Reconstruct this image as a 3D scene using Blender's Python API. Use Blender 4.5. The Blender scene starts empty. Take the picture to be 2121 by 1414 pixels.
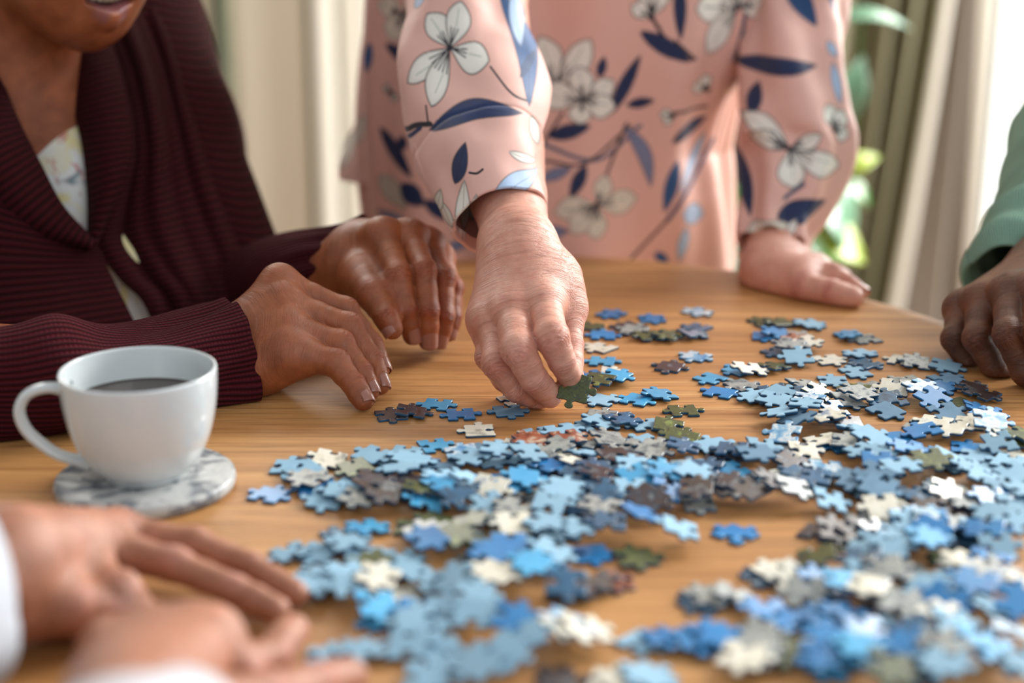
import bpy, math, random
import numpy as np
from mathutils import Vector
random.seed(7); np.random.seed(7)
SC = bpy.context.scene
COL = SC.collection
T = 0.75                       # table top height
CH, FPX = 0.343, 3300.0        # camera height over the table, focal length in pixels of a 2121 wide frame
PITCH = math.atan(1007/FPX); SP, CP = math.sin(PITCH), math.cos(PITCH)

# ------------------------------------------------------------------ camera, world, lights, exposure
cd = bpy.data.cameras.new('camera'); cam = bpy.data.objects.new('camera', cd); COL.objects.link(cam)
cam.location = (0, 0, T+CH); cam.rotation_euler = (math.pi/2-PITCH, 0, 0)
cd.sensor_width = 36; cd.lens = 36*FPX/2121; cd.clip_start = .05; cd.clip_end = 60
cd.dof.use_dof = True; cd.dof.focus_distance = 1.035; cd.dof.aperture_fstop = 2.9
SC.camera = cam
SC.view_settings.view_transform = 'Standard'; SC.view_settings.look = 'None'
SC.view_settings.gamma = 1; SC.view_settings.use_curve_mapping = False
SC.view_settings.exposure = 0.56
W = bpy.data.worlds.new('world'); SC.world = W; W.use_nodes = True
W.node_tree.nodes['Background'].inputs[0].default_value = (.93, .96, 1, 1)
W.node_tree.nodes['Background'].inputs[1].default_value = .37
def area(name, loc, target, sx, sy, power, col):
    l = bpy.data.lights.new(name, 'AREA'); l.shape = 'RECTANGLE'; l.size = sx; l.size_y = sy; l.energy = power; l.color = col
    o = bpy.data.objects.new(name, l); COL.objects.link(o); o.location = loc
    o.rotation_euler = (Vector(target)-Vector(loc)).to_track_quat('-Z', 'Y').to_euler(); return o
area('window_daylight', (1.9, 2.55, 1.7), (0, 1.0, T), 1.6, 1.6, 138, (1, .985, .96))
area('side_window_daylight', (-1.0, 3.0, 2.0), (0, 1.1, T), 1.2, 1.2, 16, (1, .97, .92))
area('room_fill', (1.6, -.9, 2.1), (0, 1.0, T), 1.8, 1.5, 12, (.93, .97, 1))  # added soft fill from the camera side, no visible source

# ------------------------------------------------------------------ helpers
def P(px, py, d, z=None):
    """point seen at (px,py) of the photograph at axial depth d, or at height z over the table"""
    x = (px-1060.5)/FPX; v = (707-py)/FPX
    if z is not None: d = (CH-z)/(SP-v*CP)
    return np.array([d*x, d*(CP+v*SP), T+CH-d*(SP-v*CP)])
def lin(c):
    c = np.asarray(c, float)/255; return tuple(np.where(c <= .04045, c/12.92, ((c+.055)/1.055)**2.4))
def tag(o, label=None, cat=None, group=None, kind=None):
    if label: o['label'] = label
    if cat: o['category'] = cat
    if group: o['group'] = group
    if kind: o['kind'] = kind
    return o
def empty(name, loc, label, cat, group=None):
    o = bpy.data.objects.new(name, None); COL.objects.link(o); o.location = loc; o.empty_display_size = .02
    return tag(o, label, cat, group)
def mesh_np(name, V, F, mats, parent=None, smooth=True, attrs=None, mi=None):
    V = np.asarray(V, np.float32); F = np.asarray(F, np.int32); n = F.shape[1]
    me = bpy.data.meshes.new(name); me.vertices.add(len(V)); me.vertices.foreach_set('co', V.ravel())
    me.loops.add(F.size); me.loops.foreach_set('vertex_index', F.ravel())
    me.polygons.add(len(F)); me.polygons.foreach_set('loop_start', np.arange(0, F.size, n, dtype=np.int32))
    me.polygons.foreach_set('use_smooth', np.full(len(F), smooth))
    if mi is not None: me.polygons.foreach_set('material_index', np.asarray(mi, np.int32))
    me.update(calc_edges=True); me.validate()
    for k, a in (attrs or {}).items():
        a = np.asarray(a, np.float32)
        if a.shape[1] == 4: me.attributes.new(k, 'FLOAT_COLOR', 'POINT').data.foreach_set('color', a.ravel())
        else: me.attributes.new(k, 'FLOAT_VECTOR', 'POINT').data.foreach_set('vector', a.ravel())
    for m in (mats if isinstance(mats, (list, tuple)) else [mats]): me.materials.append(m)
    o = bpy.data.objects.new(name, me); COL.objects.link(o)
    if parent is not None:
        o.parent = parent; o.matrix_parent_inverse.identity()
        me.transform(__import__('mathutils').Matrix.Translation(-parent.location) @ __import__('mathutils').Matrix.Identity(4))
        if parent.parent is not None: me.transform(__import__('mathutils').Matrix.Translation(-parent.parent.location))
    return o
def rounded(o, w=.002, s=2):
    m = o.modifiers.new('bevel', 'BEVEL'); m.width = w; m.segments = s; return o
def box(name, x0, x1, y0, y1, z0, z1, m, parent=None, bev=0):
    V = [(x, y, z) for x in (x0, x1) for y in (y0, y1) for z in (z0, z1)]
    F = [(0, 1, 3, 2), (4, 6, 7, 5), (0, 4, 5, 1), (2, 3, 7, 6), (0, 2, 6, 4), (1, 5, 7, 3)]
    o = mesh_np(name, V, F, m, parent, smooth=False)
    if bev: rounded(o, bev)
    return o
def grid_faces(nu, nv, closed=True):
    i = np.arange(nv-1)[:, None]; j = np.arange(nu if closed else nu-1)[None]
    a = i*nu+j; b = i*nu+(j+1) % nu
    return np.stack([a, b, b+nu, a+nu], -1).reshape(-1, 4)
def crom(pts, n):
    """Catmull-Rom resample rows of pts to n rows"""
    p = np.asarray(pts, float); p = np.vstack([2*p[0]-p[1], p, 2*p[-1]-p[-2]]); m = len(p)-3
    t = np.linspace(0, m-1e-9, n); i = t.astype(int); f = (t-i)[:, None]
    a, b, c, d = p[i], p[i+1], p[i+2], p[i+3]
    return .5*(2*b+(c-a)*f+(2*a-5*b+4*c-d)*f*f+(3*b-a-3*c+d)*f**3)
def unit(v): v = np.asarray(v, float); return v/np.linalg.norm(v)
_per = np.random.RandomState(3).rand(64, 64, 4).astype(np.float32)
def noise2(x, y, ch=0):
    xi = np.floor(x).astype(int); yi = np.floor(y).astype(int); fx = x-xi; fy = y-yi
    fx = fx*fx*(3-2*fx); fy = fy*fy*(3-2*fy); g = lambda a, b: _per[a % 64, b % 64, ch]
    return (g(xi, yi)*(1-fx)+g(xi+1, yi)*fx)*(1-fy)+(g(xi, yi+1)*(1-fx)+g(xi+1, yi+1)*fx)*fy-.5

# ------------------------------------------------------------------ node helpers / materials
class NT:
    def __init__(s, name):
        s.m = bpy.data.materials.new(name); s.m.use_nodes = True; s.t = s.m.node_tree; s.b = s.t.nodes['Principled BSDF']
    def n(s, typ, **kw):
        nd = s.t.nodes.new(typ)
        for k, v in kw.items():
            if k.startswith('i_'): nd.inputs[k[2:].replace('_', ' ')].default_value = v
            else: setattr(nd, k, v)
        return nd
    def l(s, a, b): s.t.links.new(a, b)
    def obj(s): return s.n('ShaderNodeTexCoord').outputs['Object']
    def attr(s, name): return s.n('ShaderNodeAttribute', attribute_name=name)
    def mapping(s, vec, scale, rot=(0, 0, 0)):
        m = s.n('ShaderNodeMapping'); m.inputs['Scale'].default_value = scale; m.inputs['Rotation'].default_value = rot; s.l(vec, m.inputs['Vector']); return m.outputs[0]
    def noise(s, vec, scale, detail=4, rough=.55, dist=0):
        m = s.n('ShaderNodeTexNoise'); m.inputs['Scale'].default_value = scale; m.inputs['Detail'].default_value = detail
        m.inputs['Roughness'].default_value = rough; m.inputs['Distortion'].default_value = dist; s.l(vec, m.inputs['Vector']); return m.outputs['Fac']
    def ramp(s, fac, stops, interp='LINEAR'):
        r = s.n('ShaderNodeValToRGB'); r.color_ramp.interpolation = interp; e = r.color_ramp.elements
        while len(e) < len(stops): e.new(.5)
        for k, (p, c) in enumerate(stops): e[k].position = p; e[k].color = (*c, 1)
        s.l(fac, r.inputs[0]); return r.outputs[0]
    def math(s, op, a, b=None, c=None):
        m = s.n('ShaderNodeMath', operation=op)
        for k, v in enumerate((a, b, c)):
            if v is None: continue
            if isinstance(v, (int, float)): m.inputs[k].default_value = v
            else: s.l(v, m.inputs[k])
        return m.outputs[0]
    def mix(s, f, a, b, mode='MIX'):
        m = s.n('ShaderNodeMix', data_type='RGBA', blend_type=mode)
        for k, v in ((0, f), (6, a), (7, b)):
            if isinstance(v, (int, float)): m.inputs[k].default_value = v
            elif isinstance(v, tuple): m.inputs[k].default_value = (*v, 1)[:4]
            else: s.l(v, m.inputs[k])
        return m.outputs[2]
    def bump(s, h, dist, strength=1.0, normal=None):
        b = s.n('ShaderNodeBump'); b.inputs['Strength'].default_value = strength; b.inputs['Distance'].default_value = dist
        s.l(h, b.inputs['Height'])
        if normal is not None: s.l(normal, b.inputs['Normal'])
        return b.outputs[0]
    def out(s, color=None, rough=None, normal=None, **kw):
        for k, v in (('Base Color', color), ('Roughness', rough), ('Normal', normal)):
            if v is None: continue
            if isinstance(v, tuple): s.b.inputs[k].default_value = (*v, 1)[:4]
            elif isinstance(v, (int, float)): s.b.inputs[k].default_value = v
            else: s.l(v, s.b.inputs[k])
        for k, v in kw.items(): s.b.inputs[k.replace('_', ' ')].default_value = v
        return s.m

def mat_plain(name, c, rough=.6, nscale=30, namt=.08, **kw):
    t = NT(name); f = t.noise(t.obj(), nscale); c = np.array(lin(c))
    return t.out(t.ramp(f, [(.3, tuple(c*(1-namt))), (.7, tuple(np.minimum(c*(1+namt), 1)))]), rough, **kw)
def mat_skin(name, base, dark, red, rough=.42, bump=.0006, joint=.0007, lines=1.0, sheen=.0):
    t = NT(name); o = t.obj(); sk = t.attr('sk'); sep = t.n('ShaderNodeSeparateXYZ'); t.l(sk.outputs['Vector'], sep.inputs[0])
    ex = t.attr('ex'); se = t.n('ShaderNodeSeparateXYZ'); t.l(ex.outputs['Vector'], se.inputs[0])
    f = t.noise(o, 55, 5, .6); c = t.mix(t.ramp(f, [(.32, (0, 0, 0)), (.72, (1, 1, 1))]), lin(dark), lin(base))
    f2 = t.noise(o, 160, 3, .6); c = t.mix(t.math('MULTIPLY', t.ramp(f2, [(.5, (0, 0, 0)), (.75, (1, 1, 1))]), .35), c, lin(red))
    c = t.mix(t.math('MULTIPLY', se.outputs[0], .55), c, lin(red))
    # transverse skin lines follow the limb
    v1 = t.mapping(sk.outputs['Vector'], (430, 70, 75)); w1 = t.noise(v1, 1, 4, .62, .9)
    v2 = t.mapping(sk.outputs['Vector'], (1350, 260, 260)); w2 = t.noise(v2, 1, 2, .5, .3)
    vor = t.n('ShaderNodeTexVoronoi', feature='DISTANCE_TO_EDGE'); vor.inputs['Scale'].default_value = 900; t.l(o, vor.inputs['Vector'])
    pore = t.ramp(vor.outputs['Distance'], [(0, (0, 0, 0)), (.12, (1, 1, 1))])
    w1r = t.ramp(w1, [(.30, (0, 0, 0)), (.50, (1, 1, 1))]); w2r = t.ramp(w2, [(.33, (0, 0, 0)), (.52, (1, 1, 1))])
    dorsal = se.outputs[1]; jm = se.outputs[0]
    h = t.math('MULTIPLY', w1r, t.math('MULTIPLY_ADD', dorsal, .75*lines, .1))
    h2 = t.math('MULTIPLY', w2r, t.math('MULTIPLY_ADD', jm, 1.2, .22*lines))
    hh = t.math('ADD', t.math('ADD', h, h2), t.math('MULTIPLY', pore, .12))
    groove = t.math('MULTIPLY', t.math('SUBTRACT', 1, w1r), t.math('MULTIPLY', dorsal, .30*lines))
    groove2 = t.math('MULTIPLY', t.math('SUBTRACT', 1, w2r), t.math('MULTIPLY', jm, .45))
    c = t.mix(t.math('ADD', groove, groove2), c, tuple(np.array(lin(dark))*.55))
    nb = t.bump(hh, bump, .8)
    r = t.math('MULTIPLY_ADD', f2, .22, rough-.11)
    return t.out(c, r, nb, Subsurface_Weight=.18, Subsurface_Radius=(.010, .004, .002), Subsurface_Scale=.35, Specular_IOR_Level=.55)

def mat_knit(name, col, dark, period, fuzz=.05):
    """rib knit: attribute 'uv3' gives metres across the ribs (x) and along them (y)"""
    t = NT(name); a = t.attr('uv3'); o = t.obj(); sep = t.n('ShaderNodeSeparateXYZ'); t.l(a.outputs['Vector'], sep.inputs[0])
    wob = t.math('MULTIPLY', t.math('SUBTRACT', t.noise(o, 60, 3), .5), .5)
    ph = t.math('MULTIPLY_ADD', sep.outputs[0], 2*math.pi/period, wob)
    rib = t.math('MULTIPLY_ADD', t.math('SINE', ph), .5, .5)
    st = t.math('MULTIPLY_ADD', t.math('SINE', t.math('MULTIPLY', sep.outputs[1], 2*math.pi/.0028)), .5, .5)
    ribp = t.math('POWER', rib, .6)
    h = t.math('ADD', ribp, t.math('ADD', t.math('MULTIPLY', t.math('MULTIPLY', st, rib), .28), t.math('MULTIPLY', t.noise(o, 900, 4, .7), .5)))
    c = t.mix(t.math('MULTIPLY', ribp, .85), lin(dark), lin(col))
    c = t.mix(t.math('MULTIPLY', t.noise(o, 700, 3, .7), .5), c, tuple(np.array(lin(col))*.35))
    return t.out(c, .9, t.bump(h, .0024, .9), Sheen_Weight=fuzz, Sheen_Roughness=.45, Sheen_Tint=(*lin((150, 60, 75)), 1), Specular_IOR_Level=.15)

def mat_wood():
    t = NT('oak_veneer'); o = t.obj()
    a = t.mapping(o, (2.2, 60, 2), (0, 0, .07)); g = t.noise(a, 1.6, 8, .68, .55)
    b = t.mapping(o, (.9, 9, 2), (0, 0, .07)); g2 = t.noise(b, 1.3, 4, .6, 1.6)
    p = t.mapping(o, (14, 420, 4), (0, 0, .07)); pores = t.ramp(t.noise(p, 1, 3, .7), [(.36, (0, 0, 0)), (.5, (1, 1, 1))])
    c = t.ramp(g, [(.25, lin((150, 100, 54))), (.5, lin((202, 146, 88))), (.75, lin((222, 172, 112)))])
    c = t.mix(t.ramp(g2, [(.35, (.62, .62, .62)), (.62, (0, 0, 0))]), c, lin((145, 94, 48)))
    c = t.mix(t.math('MULTIPLY', t.math('SUBTRACT', 1, pores), .45), c, lin((98, 60, 30)))
    return t.out(c, t.math('MULTIPLY_ADD', g, .16, .34), t.bump(pores, .00012, .6), Specular_IOR_Level=.42)

def mat_print(name, stops, scale, rough=.30, coat=.3, detail=4, dist=.4, interp='LINEAR'):
    t = NT(name); oi = t.n('ShaderNodeObjectInfo'); add = t.n('ShaderNodeVectorMath', operation='ADD')
    sc = t.n('ShaderNodeVectorMath', operation='SCALE'); sc.inputs['Scale'].default_value = 17
    comb = t.n('ShaderNodeCombineXYZ'); t.l(oi.outputs['Random'], comb.inputs[0]); t.l(t.math('MULTIPLY', oi.outputs['Random'], 7.3), comb.inputs[1]); t.l(comb.outputs[0], sc.inputs[0])
    t.l(t.obj(), add.inputs[0]); t.l(sc.outputs[0], add.inputs[1])
    f = t.noise(add.outputs[0], scale, detail, .6, dist)
    c = t.ramp(f, [(p, lin(q)) for p, q in stops], interp)
    v = t.math('MULTIPLY_ADD', oi.outputs['Random'], .30, .85)
    hs = t.n('ShaderNodeHueSaturation'); t.l(c, hs.inputs['Color']); t.l(v, hs.inputs['Value'])
    g = t.noise(t.obj(), 900, 2)
    return t.out(hs.outputs[0], rough, t.bump(g, .00004, .4), Coat_Weight=coat, Coat_Roughness=.12)

M = {}
M['wood'] = mat_wood()
M['piece_side'] = mat_plain('blue_cardboard_edge', (26, 76, 112), .7, 400, .2)
M['l'] = mat_print('matte_light_blue_back', [(.3, (132, 172, 196)), (.7, (143, 182, 204))], 90, .75, 0)
M['d'] = mat_print('shaded_light_blue_back', [(.3, (96, 132, 158)), (.7, (110, 146, 172))], 90, .75, 0)  # the light blue back again, with shade put into its colour
M['b'] = mat_print('printed_mid_blue_sky', [(.3, (24, 112, 176)), (.7, (44, 138, 198))], 40)
M['c'] = mat_print('printed_bright_blue_sky', [(.3, (48, 150, 205)), (.7, (84, 178, 222))], 40)
M['n'] = mat_print('printed_navy_roof', [(.3, (30, 56, 78)), (.5, (58, 106, 142)), (.62, (40, 70, 94)), (.7, (140, 170, 190))], 110)
M['g'] = mat_print('printed_green_foliage', [(.30, (44, 52, 36)), (.45, (84, 94, 44)), (.55, (62, 70, 52)), (.66, (128, 142, 62)), (.74, (92, 110, 120))], 190, detail=6)
M['w'] = mat_print('printed_cream_wall', [(.32, (150, 150, 142)), (.42, (222, 216, 196)), (.6, (238, 234, 218)), (.72, (128, 150, 176))], 80)
M['k'] = mat_print('printed_dark_brown_mix', [(.30, (30, 24, 26)), (.48, (72, 54, 52)), (.56, (44, 50, 66)), (.66, (130, 132, 130)), (.75, (60, 90, 130))], 130, detail=5)
M['s'] = mat_print('printed_grey_stone', [(.34, (70, 78, 88)), (.44, (146, 152, 150)), (.58, (176, 178, 172)), (.66, (92, 104, 118)), (.76, (188, 184, 168))], 150, detail=6)
M['r'] = mat_print('printed_red_brown_roof', [(.34, (60, 36, 34)), (.46, (150, 84, 62)), (.56, (168, 98, 72)), (.64, (214, 200, 176)), (.75, (60, 84, 118))], 100)
M['v'] = mat_print('printed_blue_and_white', [(.36, (50, 130, 190)), (.48, (130, 184, 216)), (.56, (222, 230, 232)), (.68, (90, 150, 200))], 95)
M['porcelain'] = mat_plain('white_porcelain', (214, 222, 224), .12, 4, .01, Coat_Weight=.4)
M['cream'] = mat_plain('cream_wall_paint', (226, 218, 196), .7, 3, .02)
M['beige'] = mat_plain('beige_wall_paint', (222, 212, 194), .7, 3, .02)
M['white_trim'] = mat_plain('white_trim_paint', (232, 228, 216), .5, 3, .02)
M['olive'] = mat_plain('olive_drape', (112, 118, 98), .85, 20, .08)

# ------------------------------------------------------------------ the room
box('floor', -3.5, 3.5, -2.5, 4.4, -.05, 0, mat_plain('oak_floor', (150, 122, 92), .5, 6, .15))['kind'] = 'structure'
box('ceiling', -3.5, 3.5, 2.2, 4.4, 2.6, 2.65, M['white_trim'])['kind'] = 'structure'
def struct(name, *a, **k): o = box(name, *a, **k); o['kind'] = 'structure'; return o
YB = 3.6
def bx(px, y=YB): return (px-1060.5)/FPX*(y*CP)*1.06
struct('wall_back', bx(-700), bx(2034), YB, YB+.12, 0, 2.6, M['cream'])
struct('wall_back_right', bx(2900), 3.5, YB, YB+.12, 0, 2.6, M['cream'])
struct('wall_left', -3.5, -3.4, .5, YB, 0, 2.6, M['cream'])
struct('trim_1', bx(515), bx(655), YB-.10, YB, 0, 2.6, M['beige'], bev=.01)
struct('trim_2', bx(672), bx(712), YB-.16, YB, 0, 2.6, M['white_trim'], bev=.02)
struct('trim_3', bx(722), bx(780), YB-.09, YB, 0, 2.6, M['white_trim'], bev=.01)
struct('trim_4', bx(338), bx(372), YB-.07, YB, 0, 2.6, M['white_trim'], bev=.01)
w = empty('window_1', (bx(2440), YB+.06, 0), None, None); w['kind'] = 'structure'
def bar(name, x0, x1, z0, z1): return box(name, x0, x1, YB+.02, YB+.09, z0, z1, mat_frame, w)
mat_frame = mat_plain('dark_green_window_frame', (30, 58, 48), .4, 9, .05)
bar('window_frame', bx(2036), bx(2054), 0, 2.6); bar('window_frame', bx(2820), bx(2900), 0, 2.6)
bar('window_frame', bx(2046), bx(2820), 2.4, 2.6); bar('window_frame', bx(2046), bx(2820), 0, .12)
gt = NT('window_glass'); gt.out((1, 1, 1), .02, Transmission_Weight=1.0, IOR=1.01)
box('pane', bx(2044), bx(2850), YB+.05, YB+.055, .1, 2.42, gt.m, w)
# glowing backdrop behind the window, outdoor brightness given as emission
ot = NT('outdoor_glow'); ot.out(lin((240, 240, 232)), .8, Emission_Color=(1, 1, .98, 1), Emission_Strength=1.4)
struct('outdoor_backdrop', bx(1900), bx(3900), YB+2.4, YB+2.5, -2.5, 3.2, ot.m)
def curtain(name, pts_top, pts_bot, y, n_fold, amp, m, label, bulge=0):
    """hanging cloth between a top line and a bottom line (pixel columns), with real folds"""
    nu, nv = 260, 60; u = np.linspace(0, 1, nu)[None]; v = np.linspace(0, 1, nv)[:, None]
    xt = np.interp(u[0], np.linspace(0, 1, len(pts_top)), [bx(p, y) for p in pts_top])[None]
    xb = np.interp(u[0], np.linspace(0, 1, len(pts_bot)), [bx(p, y) for p in pts_bot])[None]
    s = v**2.2; X = xt*(1-s)+xb*s; Z = 2.5-(2.5-.05)*v+0*u
    Y = y+amp*np.sin(2*math.pi*n_fold*u+.6*np.sin(5*v+3*u)+1.1*np.sin(9*u))*(1-.25*s)+bulge*np.sin(math.pi*u)
    V = np.stack([X, Y, Z], -1).reshape(-1, 3)
    o = mesh_np(name, V, grid_faces(nu, nv, False), m); o.modifiers.new('thickness', 'SOLIDIFY').thickness = .003
    return tag(o, label, 'curtain')
def mat_curtain(name, c, tr):
    t = NT(name); f = t.noise(t.mapping(t.obj(), (1, 1, .1)), 500, 3)
    t.out(t.ramp(f, [(.3, tuple(np.array(lin(c))*.9)), (.7, lin(c))]), .85)
    tl = t.n('ShaderNodeBsdfTranslucent'); tl.inputs[0].default_value = (*lin(c), 1); ms = t.n('ShaderNodeMixShader'); ms.inputs[0].default_value = tr
    t.l(t.b.outputs[0], ms.inputs[1]); t.l(tl.outputs[0], ms.inputs[2]); t.l(ms.outputs[0], t.t.nodes['Material Output'].inputs[0]); return t.m
cur_m = mat_curtain('olive_beige_linen', (120, 116, 90), .05); cur_w = mat_curtain('daylit_curtain_white', (248, 246, 242), .7); cur_g = mat_curtain('taupe_grey_linen', (158, 148, 138), .12)  # the white one carries daylight on curtain edges in its colour
curtain('curtain', [1690, 1840, 1984], [1640, 1740, 1836], 3.20, 3.5, .035, cur_m, 'olive beige curtain hanging in folds beside the raised sleeve')
curtain('lit_curtain_edge', [1978, 1998], [1826, 1880], 3.3, 1, .015, cur_w, 'daylit curtain edge painted white between the olive and taupe curtains')
curtain('curtain', [1990, 1986, 1983], [1868, 1940, 2014], 3.4, 1.5, .03, cur_g, 'taupe curtain left of the dark green window frame')
curtain('lit_curtain_edge', [1980, 2022], [2006, 2042], 3.46, .8, .012, cur_w, 'narrow daylit curtain edge painted white against the dark green frame')
curtain('curtain', [452, 470, 492], [456, 474, 496], 3.45, 1, .02, M['olive'], 'narrow grey green drape on the cream wall behind the seated woman')

# ------------------------------------------------------------------ table
CX, CY, TA, TB = .035, .60, .445, .79
def make_table():
    t = empty('oval_table', (CX, CY, 0), 'oval light oak dining table under the scattered puzzle', 'table')
    n = 220; prof = [(0, 0), (.0, 0)]
    a = np.linspace(0, 2*math.pi, n, endpoint=False); rings = []
    for off, z in [(-.03, -.032), (-.006, -.030), (-.001, -.022), (0, -.012), (-.001, -.005), (-.003, -.0015), (-.006, 0), (-.02, 0)]:
        rings.append(np.stack([CX+(TA+off)*np.cos(a), CY+(TB+off)*np.sin(a), np.full(n, T+z)], -1))
    V = np.vstack(rings+[[[CX, CY, T]], [[CX, CY, T-.032]]]); k = len(rings)
    F = [tuple(q) for q in grid_faces(n, k)]
    top, bot = n*k, n*k+1
    F += [((k-1)*n+i, (k-1)*n+(i+1) % n, top, top) for i in range(n)]
    me = bpy.data.meshes.new('tabletop'); me.from_pydata([tuple(v) for v in V], [], [f if f[2] != f[3] else f[:3] for f in F]+[((i+1) % n, i, bot) for i in range(n)])
    me.materials.append(M['wood']); o = bpy.data.objects.new('tabletop', me); COL.objects.link(o); o.parent = t; o.location = (-CX, -CY, 0)
    for p in me.polygons: p.use_smooth = True
    m = o.modifiers.new('es', 'EDGE_SPLIT'); m.split_angle = math.radians(50)
    for sx in (-1, 1):
        for sy in (-1, 1):
            x, y = CX+sx*.22, CY+sy*.45; r = .024
            aa = np.linspace(0, 2*math.pi, 20, endpoint=False); V = np.vstack([np.stack([x+q*np.cos(aa), y+q*np.sin(aa), np.full(20, z)], -1) for q, z in ((r*.62, 0), (r*.7, .2), (r, .6), (r*1.05, T-.032))])
            mesh_np('leg', V, grid_faces(20, 4), M['wood'], t)
    return t
make_table()

# ------------------------------------------------------------------ cup and coaster
def lathe(name, prof, c, m, parent=None, n=96):
    a = np.linspace(0, 2*math.pi, n, endpoint=False)
    V = np.vstack([np.stack([c[0]+r*np.cos(a), c[1]+r*np.sin(a), np.full(n, c[2]+z)], -1) for r, z in prof])
    return mesh_np(name, V, grid_faces(n, len(prof)), m, parent)
cc = P(301, 981, 0, .008); cx, cy = cc[0], cc[1]
mt = NT('grey_marble'); ob = mt.obj(); f1 = mt.noise(ob, 34, 5, .6, 1.6)
mc = mt.ramp(f1, [(.36, lin((96, 100, 108))), (.44, lin((138, 142, 146))), (.50, lin((186, 188, 186))), (.64, lin((198, 199, 196))), (.72, lin((150, 152, 156)))])
M['marble'] = mt.out(mc, .35)
coaster = empty('coaster', (cx, cy, T), 'round grey marble coaster under the white coffee cup', 'coaster')
lathe('stone_disc', [(.0001, 0), (.0485, 0), (.0502, .0012), (.0507, .004), (.0502, .0068), (.0487, .008), (.03, .008), (.0001, .008)], (cx, cy, T), M['marble'], coaster)
cup = empty('coffee_cup', (cx, cy, T+.008), 'white porcelain cup half full of black coffee', 'cup')
cz = T+.0083; R = .0433
outer = [(.0001, .002), (.018, .002), (.0195, 0), (.0225, .0002), (.0240, .0025), (.0285, .0065), (.0335, .0135), (.0375, .0225), (.0402, .032), (.0420, .042), (.0430, .052), (.0433, .058), (.0433, .0612)]
inner = [(.0429, .0622), (.0420, .0624), (.0413, .0616), (.0411, .058), (.0406, .048), (.0392, .036), (.0365, .024), (.032, .014), (.025, .007), (.012, .005), (.0001, .005)]
pr = crom(outer, 60).tolist()+crom(inner, 46).tolist()
lathe('cup_body', [(max(r, .0001), z) for r, z in pr], (cx, cy, cz), M['porcelain'], cup, 128)
hp = crom([(-.0375, .0520), (-.050, .0535), (-.0605, .0500), (-.0655, .0410), (-.0630, .0300), (-.0550, .0205), (-.0450, .0130), (-.0285, .0078)], 60)
nn = 20; aa = np.linspace(0, 2*math.pi, nn, endpoint=False); V = []
ha = math.radians(8)
for i, (r, z) in enumerate(hp):
    tg = unit(np.array([*(hp[min(i+1, 59)]-hp[max(i-1, 0)])])); nr = np.array([-tg[1], tg[0]]); fl = 1+.55*(max(0, 1-i/7)**2+max(0, (i-52)/7)**2)
    for q in aa:
        o2 = nr*math.cos(q)*.0030*fl; y = math.sin(q)*.0046*fl
        rr = r+o2[0]; V.append((cx+rr*math.cos(ha)-y*math.sin(ha)*0, cy+y+rr*math.sin(ha), cz+z+o2[1]))
mesh_np('handle', V, grid_faces(nn, 60), M['porcelain'], cup)
tc = NT('black_coffee'); tc.out(lin((58, 32, 16)), .04, Specular_IOR_Level=.5, Coat_Weight=.3)
co = lathe('coffee', [(.0001, .0430), (.0370, .0430), (.0392, .0432), (.0400, .0438), (.0396, .0425), (.0385, .035), (.0001, .035)], (cx, cy, cz), tc.m, cup, 96)

# ------------------------------------------------------------------ jigsaw pieces
KN = [(0, 0), (.16, .012), (.30, -.005), (.385, .012), (.415, .055), (.385, .115), (.36, .175), (.385, .235), (.45, .27), (.5, .275), (.55, .27), (.615, .235), (.64, .175), (.615, .115), (.585, .055), (.615, .012), (.70, -.005), (.84, .012)]
def piece_outline(w, h, sides, jit):
    rs = random.Random(jit); c = [(-w/2, -h/2), (w/2, -h/2), (w/2, h/2), (-w/2, h/2)]; out = []
    for k in range(4):
        a = np.array(c[k]); b = np.array(c[(k+1) % 4]); L = np.linalg.norm(b-a); d = (b-a)/L; nrm = np.array([d[1], -d[0]])
        s = sides[k]; sh = rs.uniform(-.07, .07); sc = rs.uniform(.92, 1.1)*.0190/L; bow = rs.uniform(-.02, .02)
        if s == 0: out += [a+d*L*t for t in (0, .33, .66)]; continue
        for t, o in KN:
            tt = .5+(t-.5)*(sc if .3 < t < .7 else 1)+(sh if .2 < t < .8 else 0)
            out.append(a+d*L*tt+nrm*s*(o*.0190*(1.0 if o > .04 else 1)+bow*L*math.sin(math.pi*t)))
    return np.array(out)
def refine(p, keep=()):
    n = len(p); q = []
    for i in range(n):
        a, b, c, d = p[i-1], p[i], p[(i+1) % n], p[(i+2) % n]
        q.append(b)
        if np.linalg.norm(c-b) < .006: q.append(-.0625*a+.5625*b+.5625*c-.0625*d)
    return np.array(q)
TH = .0019
def piece_mesh(k, w, h, sides):
    p = refine(piece_outline(w, h, sides, k)); n = len(p)
    e = np.roll(p, -1, 0)-np.roll(p, 1, 0); e /= np.linalg.norm(e, axis=1)[:, None]+1e-9; nr = np.stack([e[:, 1], -e[:, 0]], 1)
    L = [(0, 0, -.0002), (0, .00025, 0), (0, TH-.0005, 0), (0, TH-.00012, -.00018), (0, TH, -.0005)]
    V = []
    for _, z, off in L: V += [(*(q), z) for q in (p+nr*off)]
    F = [tuple(int(x) for x in f) for f in grid_faces(n, 5)]; mi = [1]*(2*n)+[0]*(2*n)
    F.append(tuple(range(n-1, -1, -1))); mi.append(2); F.append(tuple(4*n+i for i in range(n))); mi.append(0)
    me = bpy.data.meshes.new('puzzle_piece'); me.from_pydata([tuple(map(float, v)) for v in V], [], F)
    for m in (M['b'], M['piece_side'], M['l']): me.materials.append(m)
    me.polygons.foreach_set('material_index', mi); sm = [True]*len(mi); sm[-1] = sm[-2] = False; me.polygons.foreach_set('use_smooth', sm)
    return me, p
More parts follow.
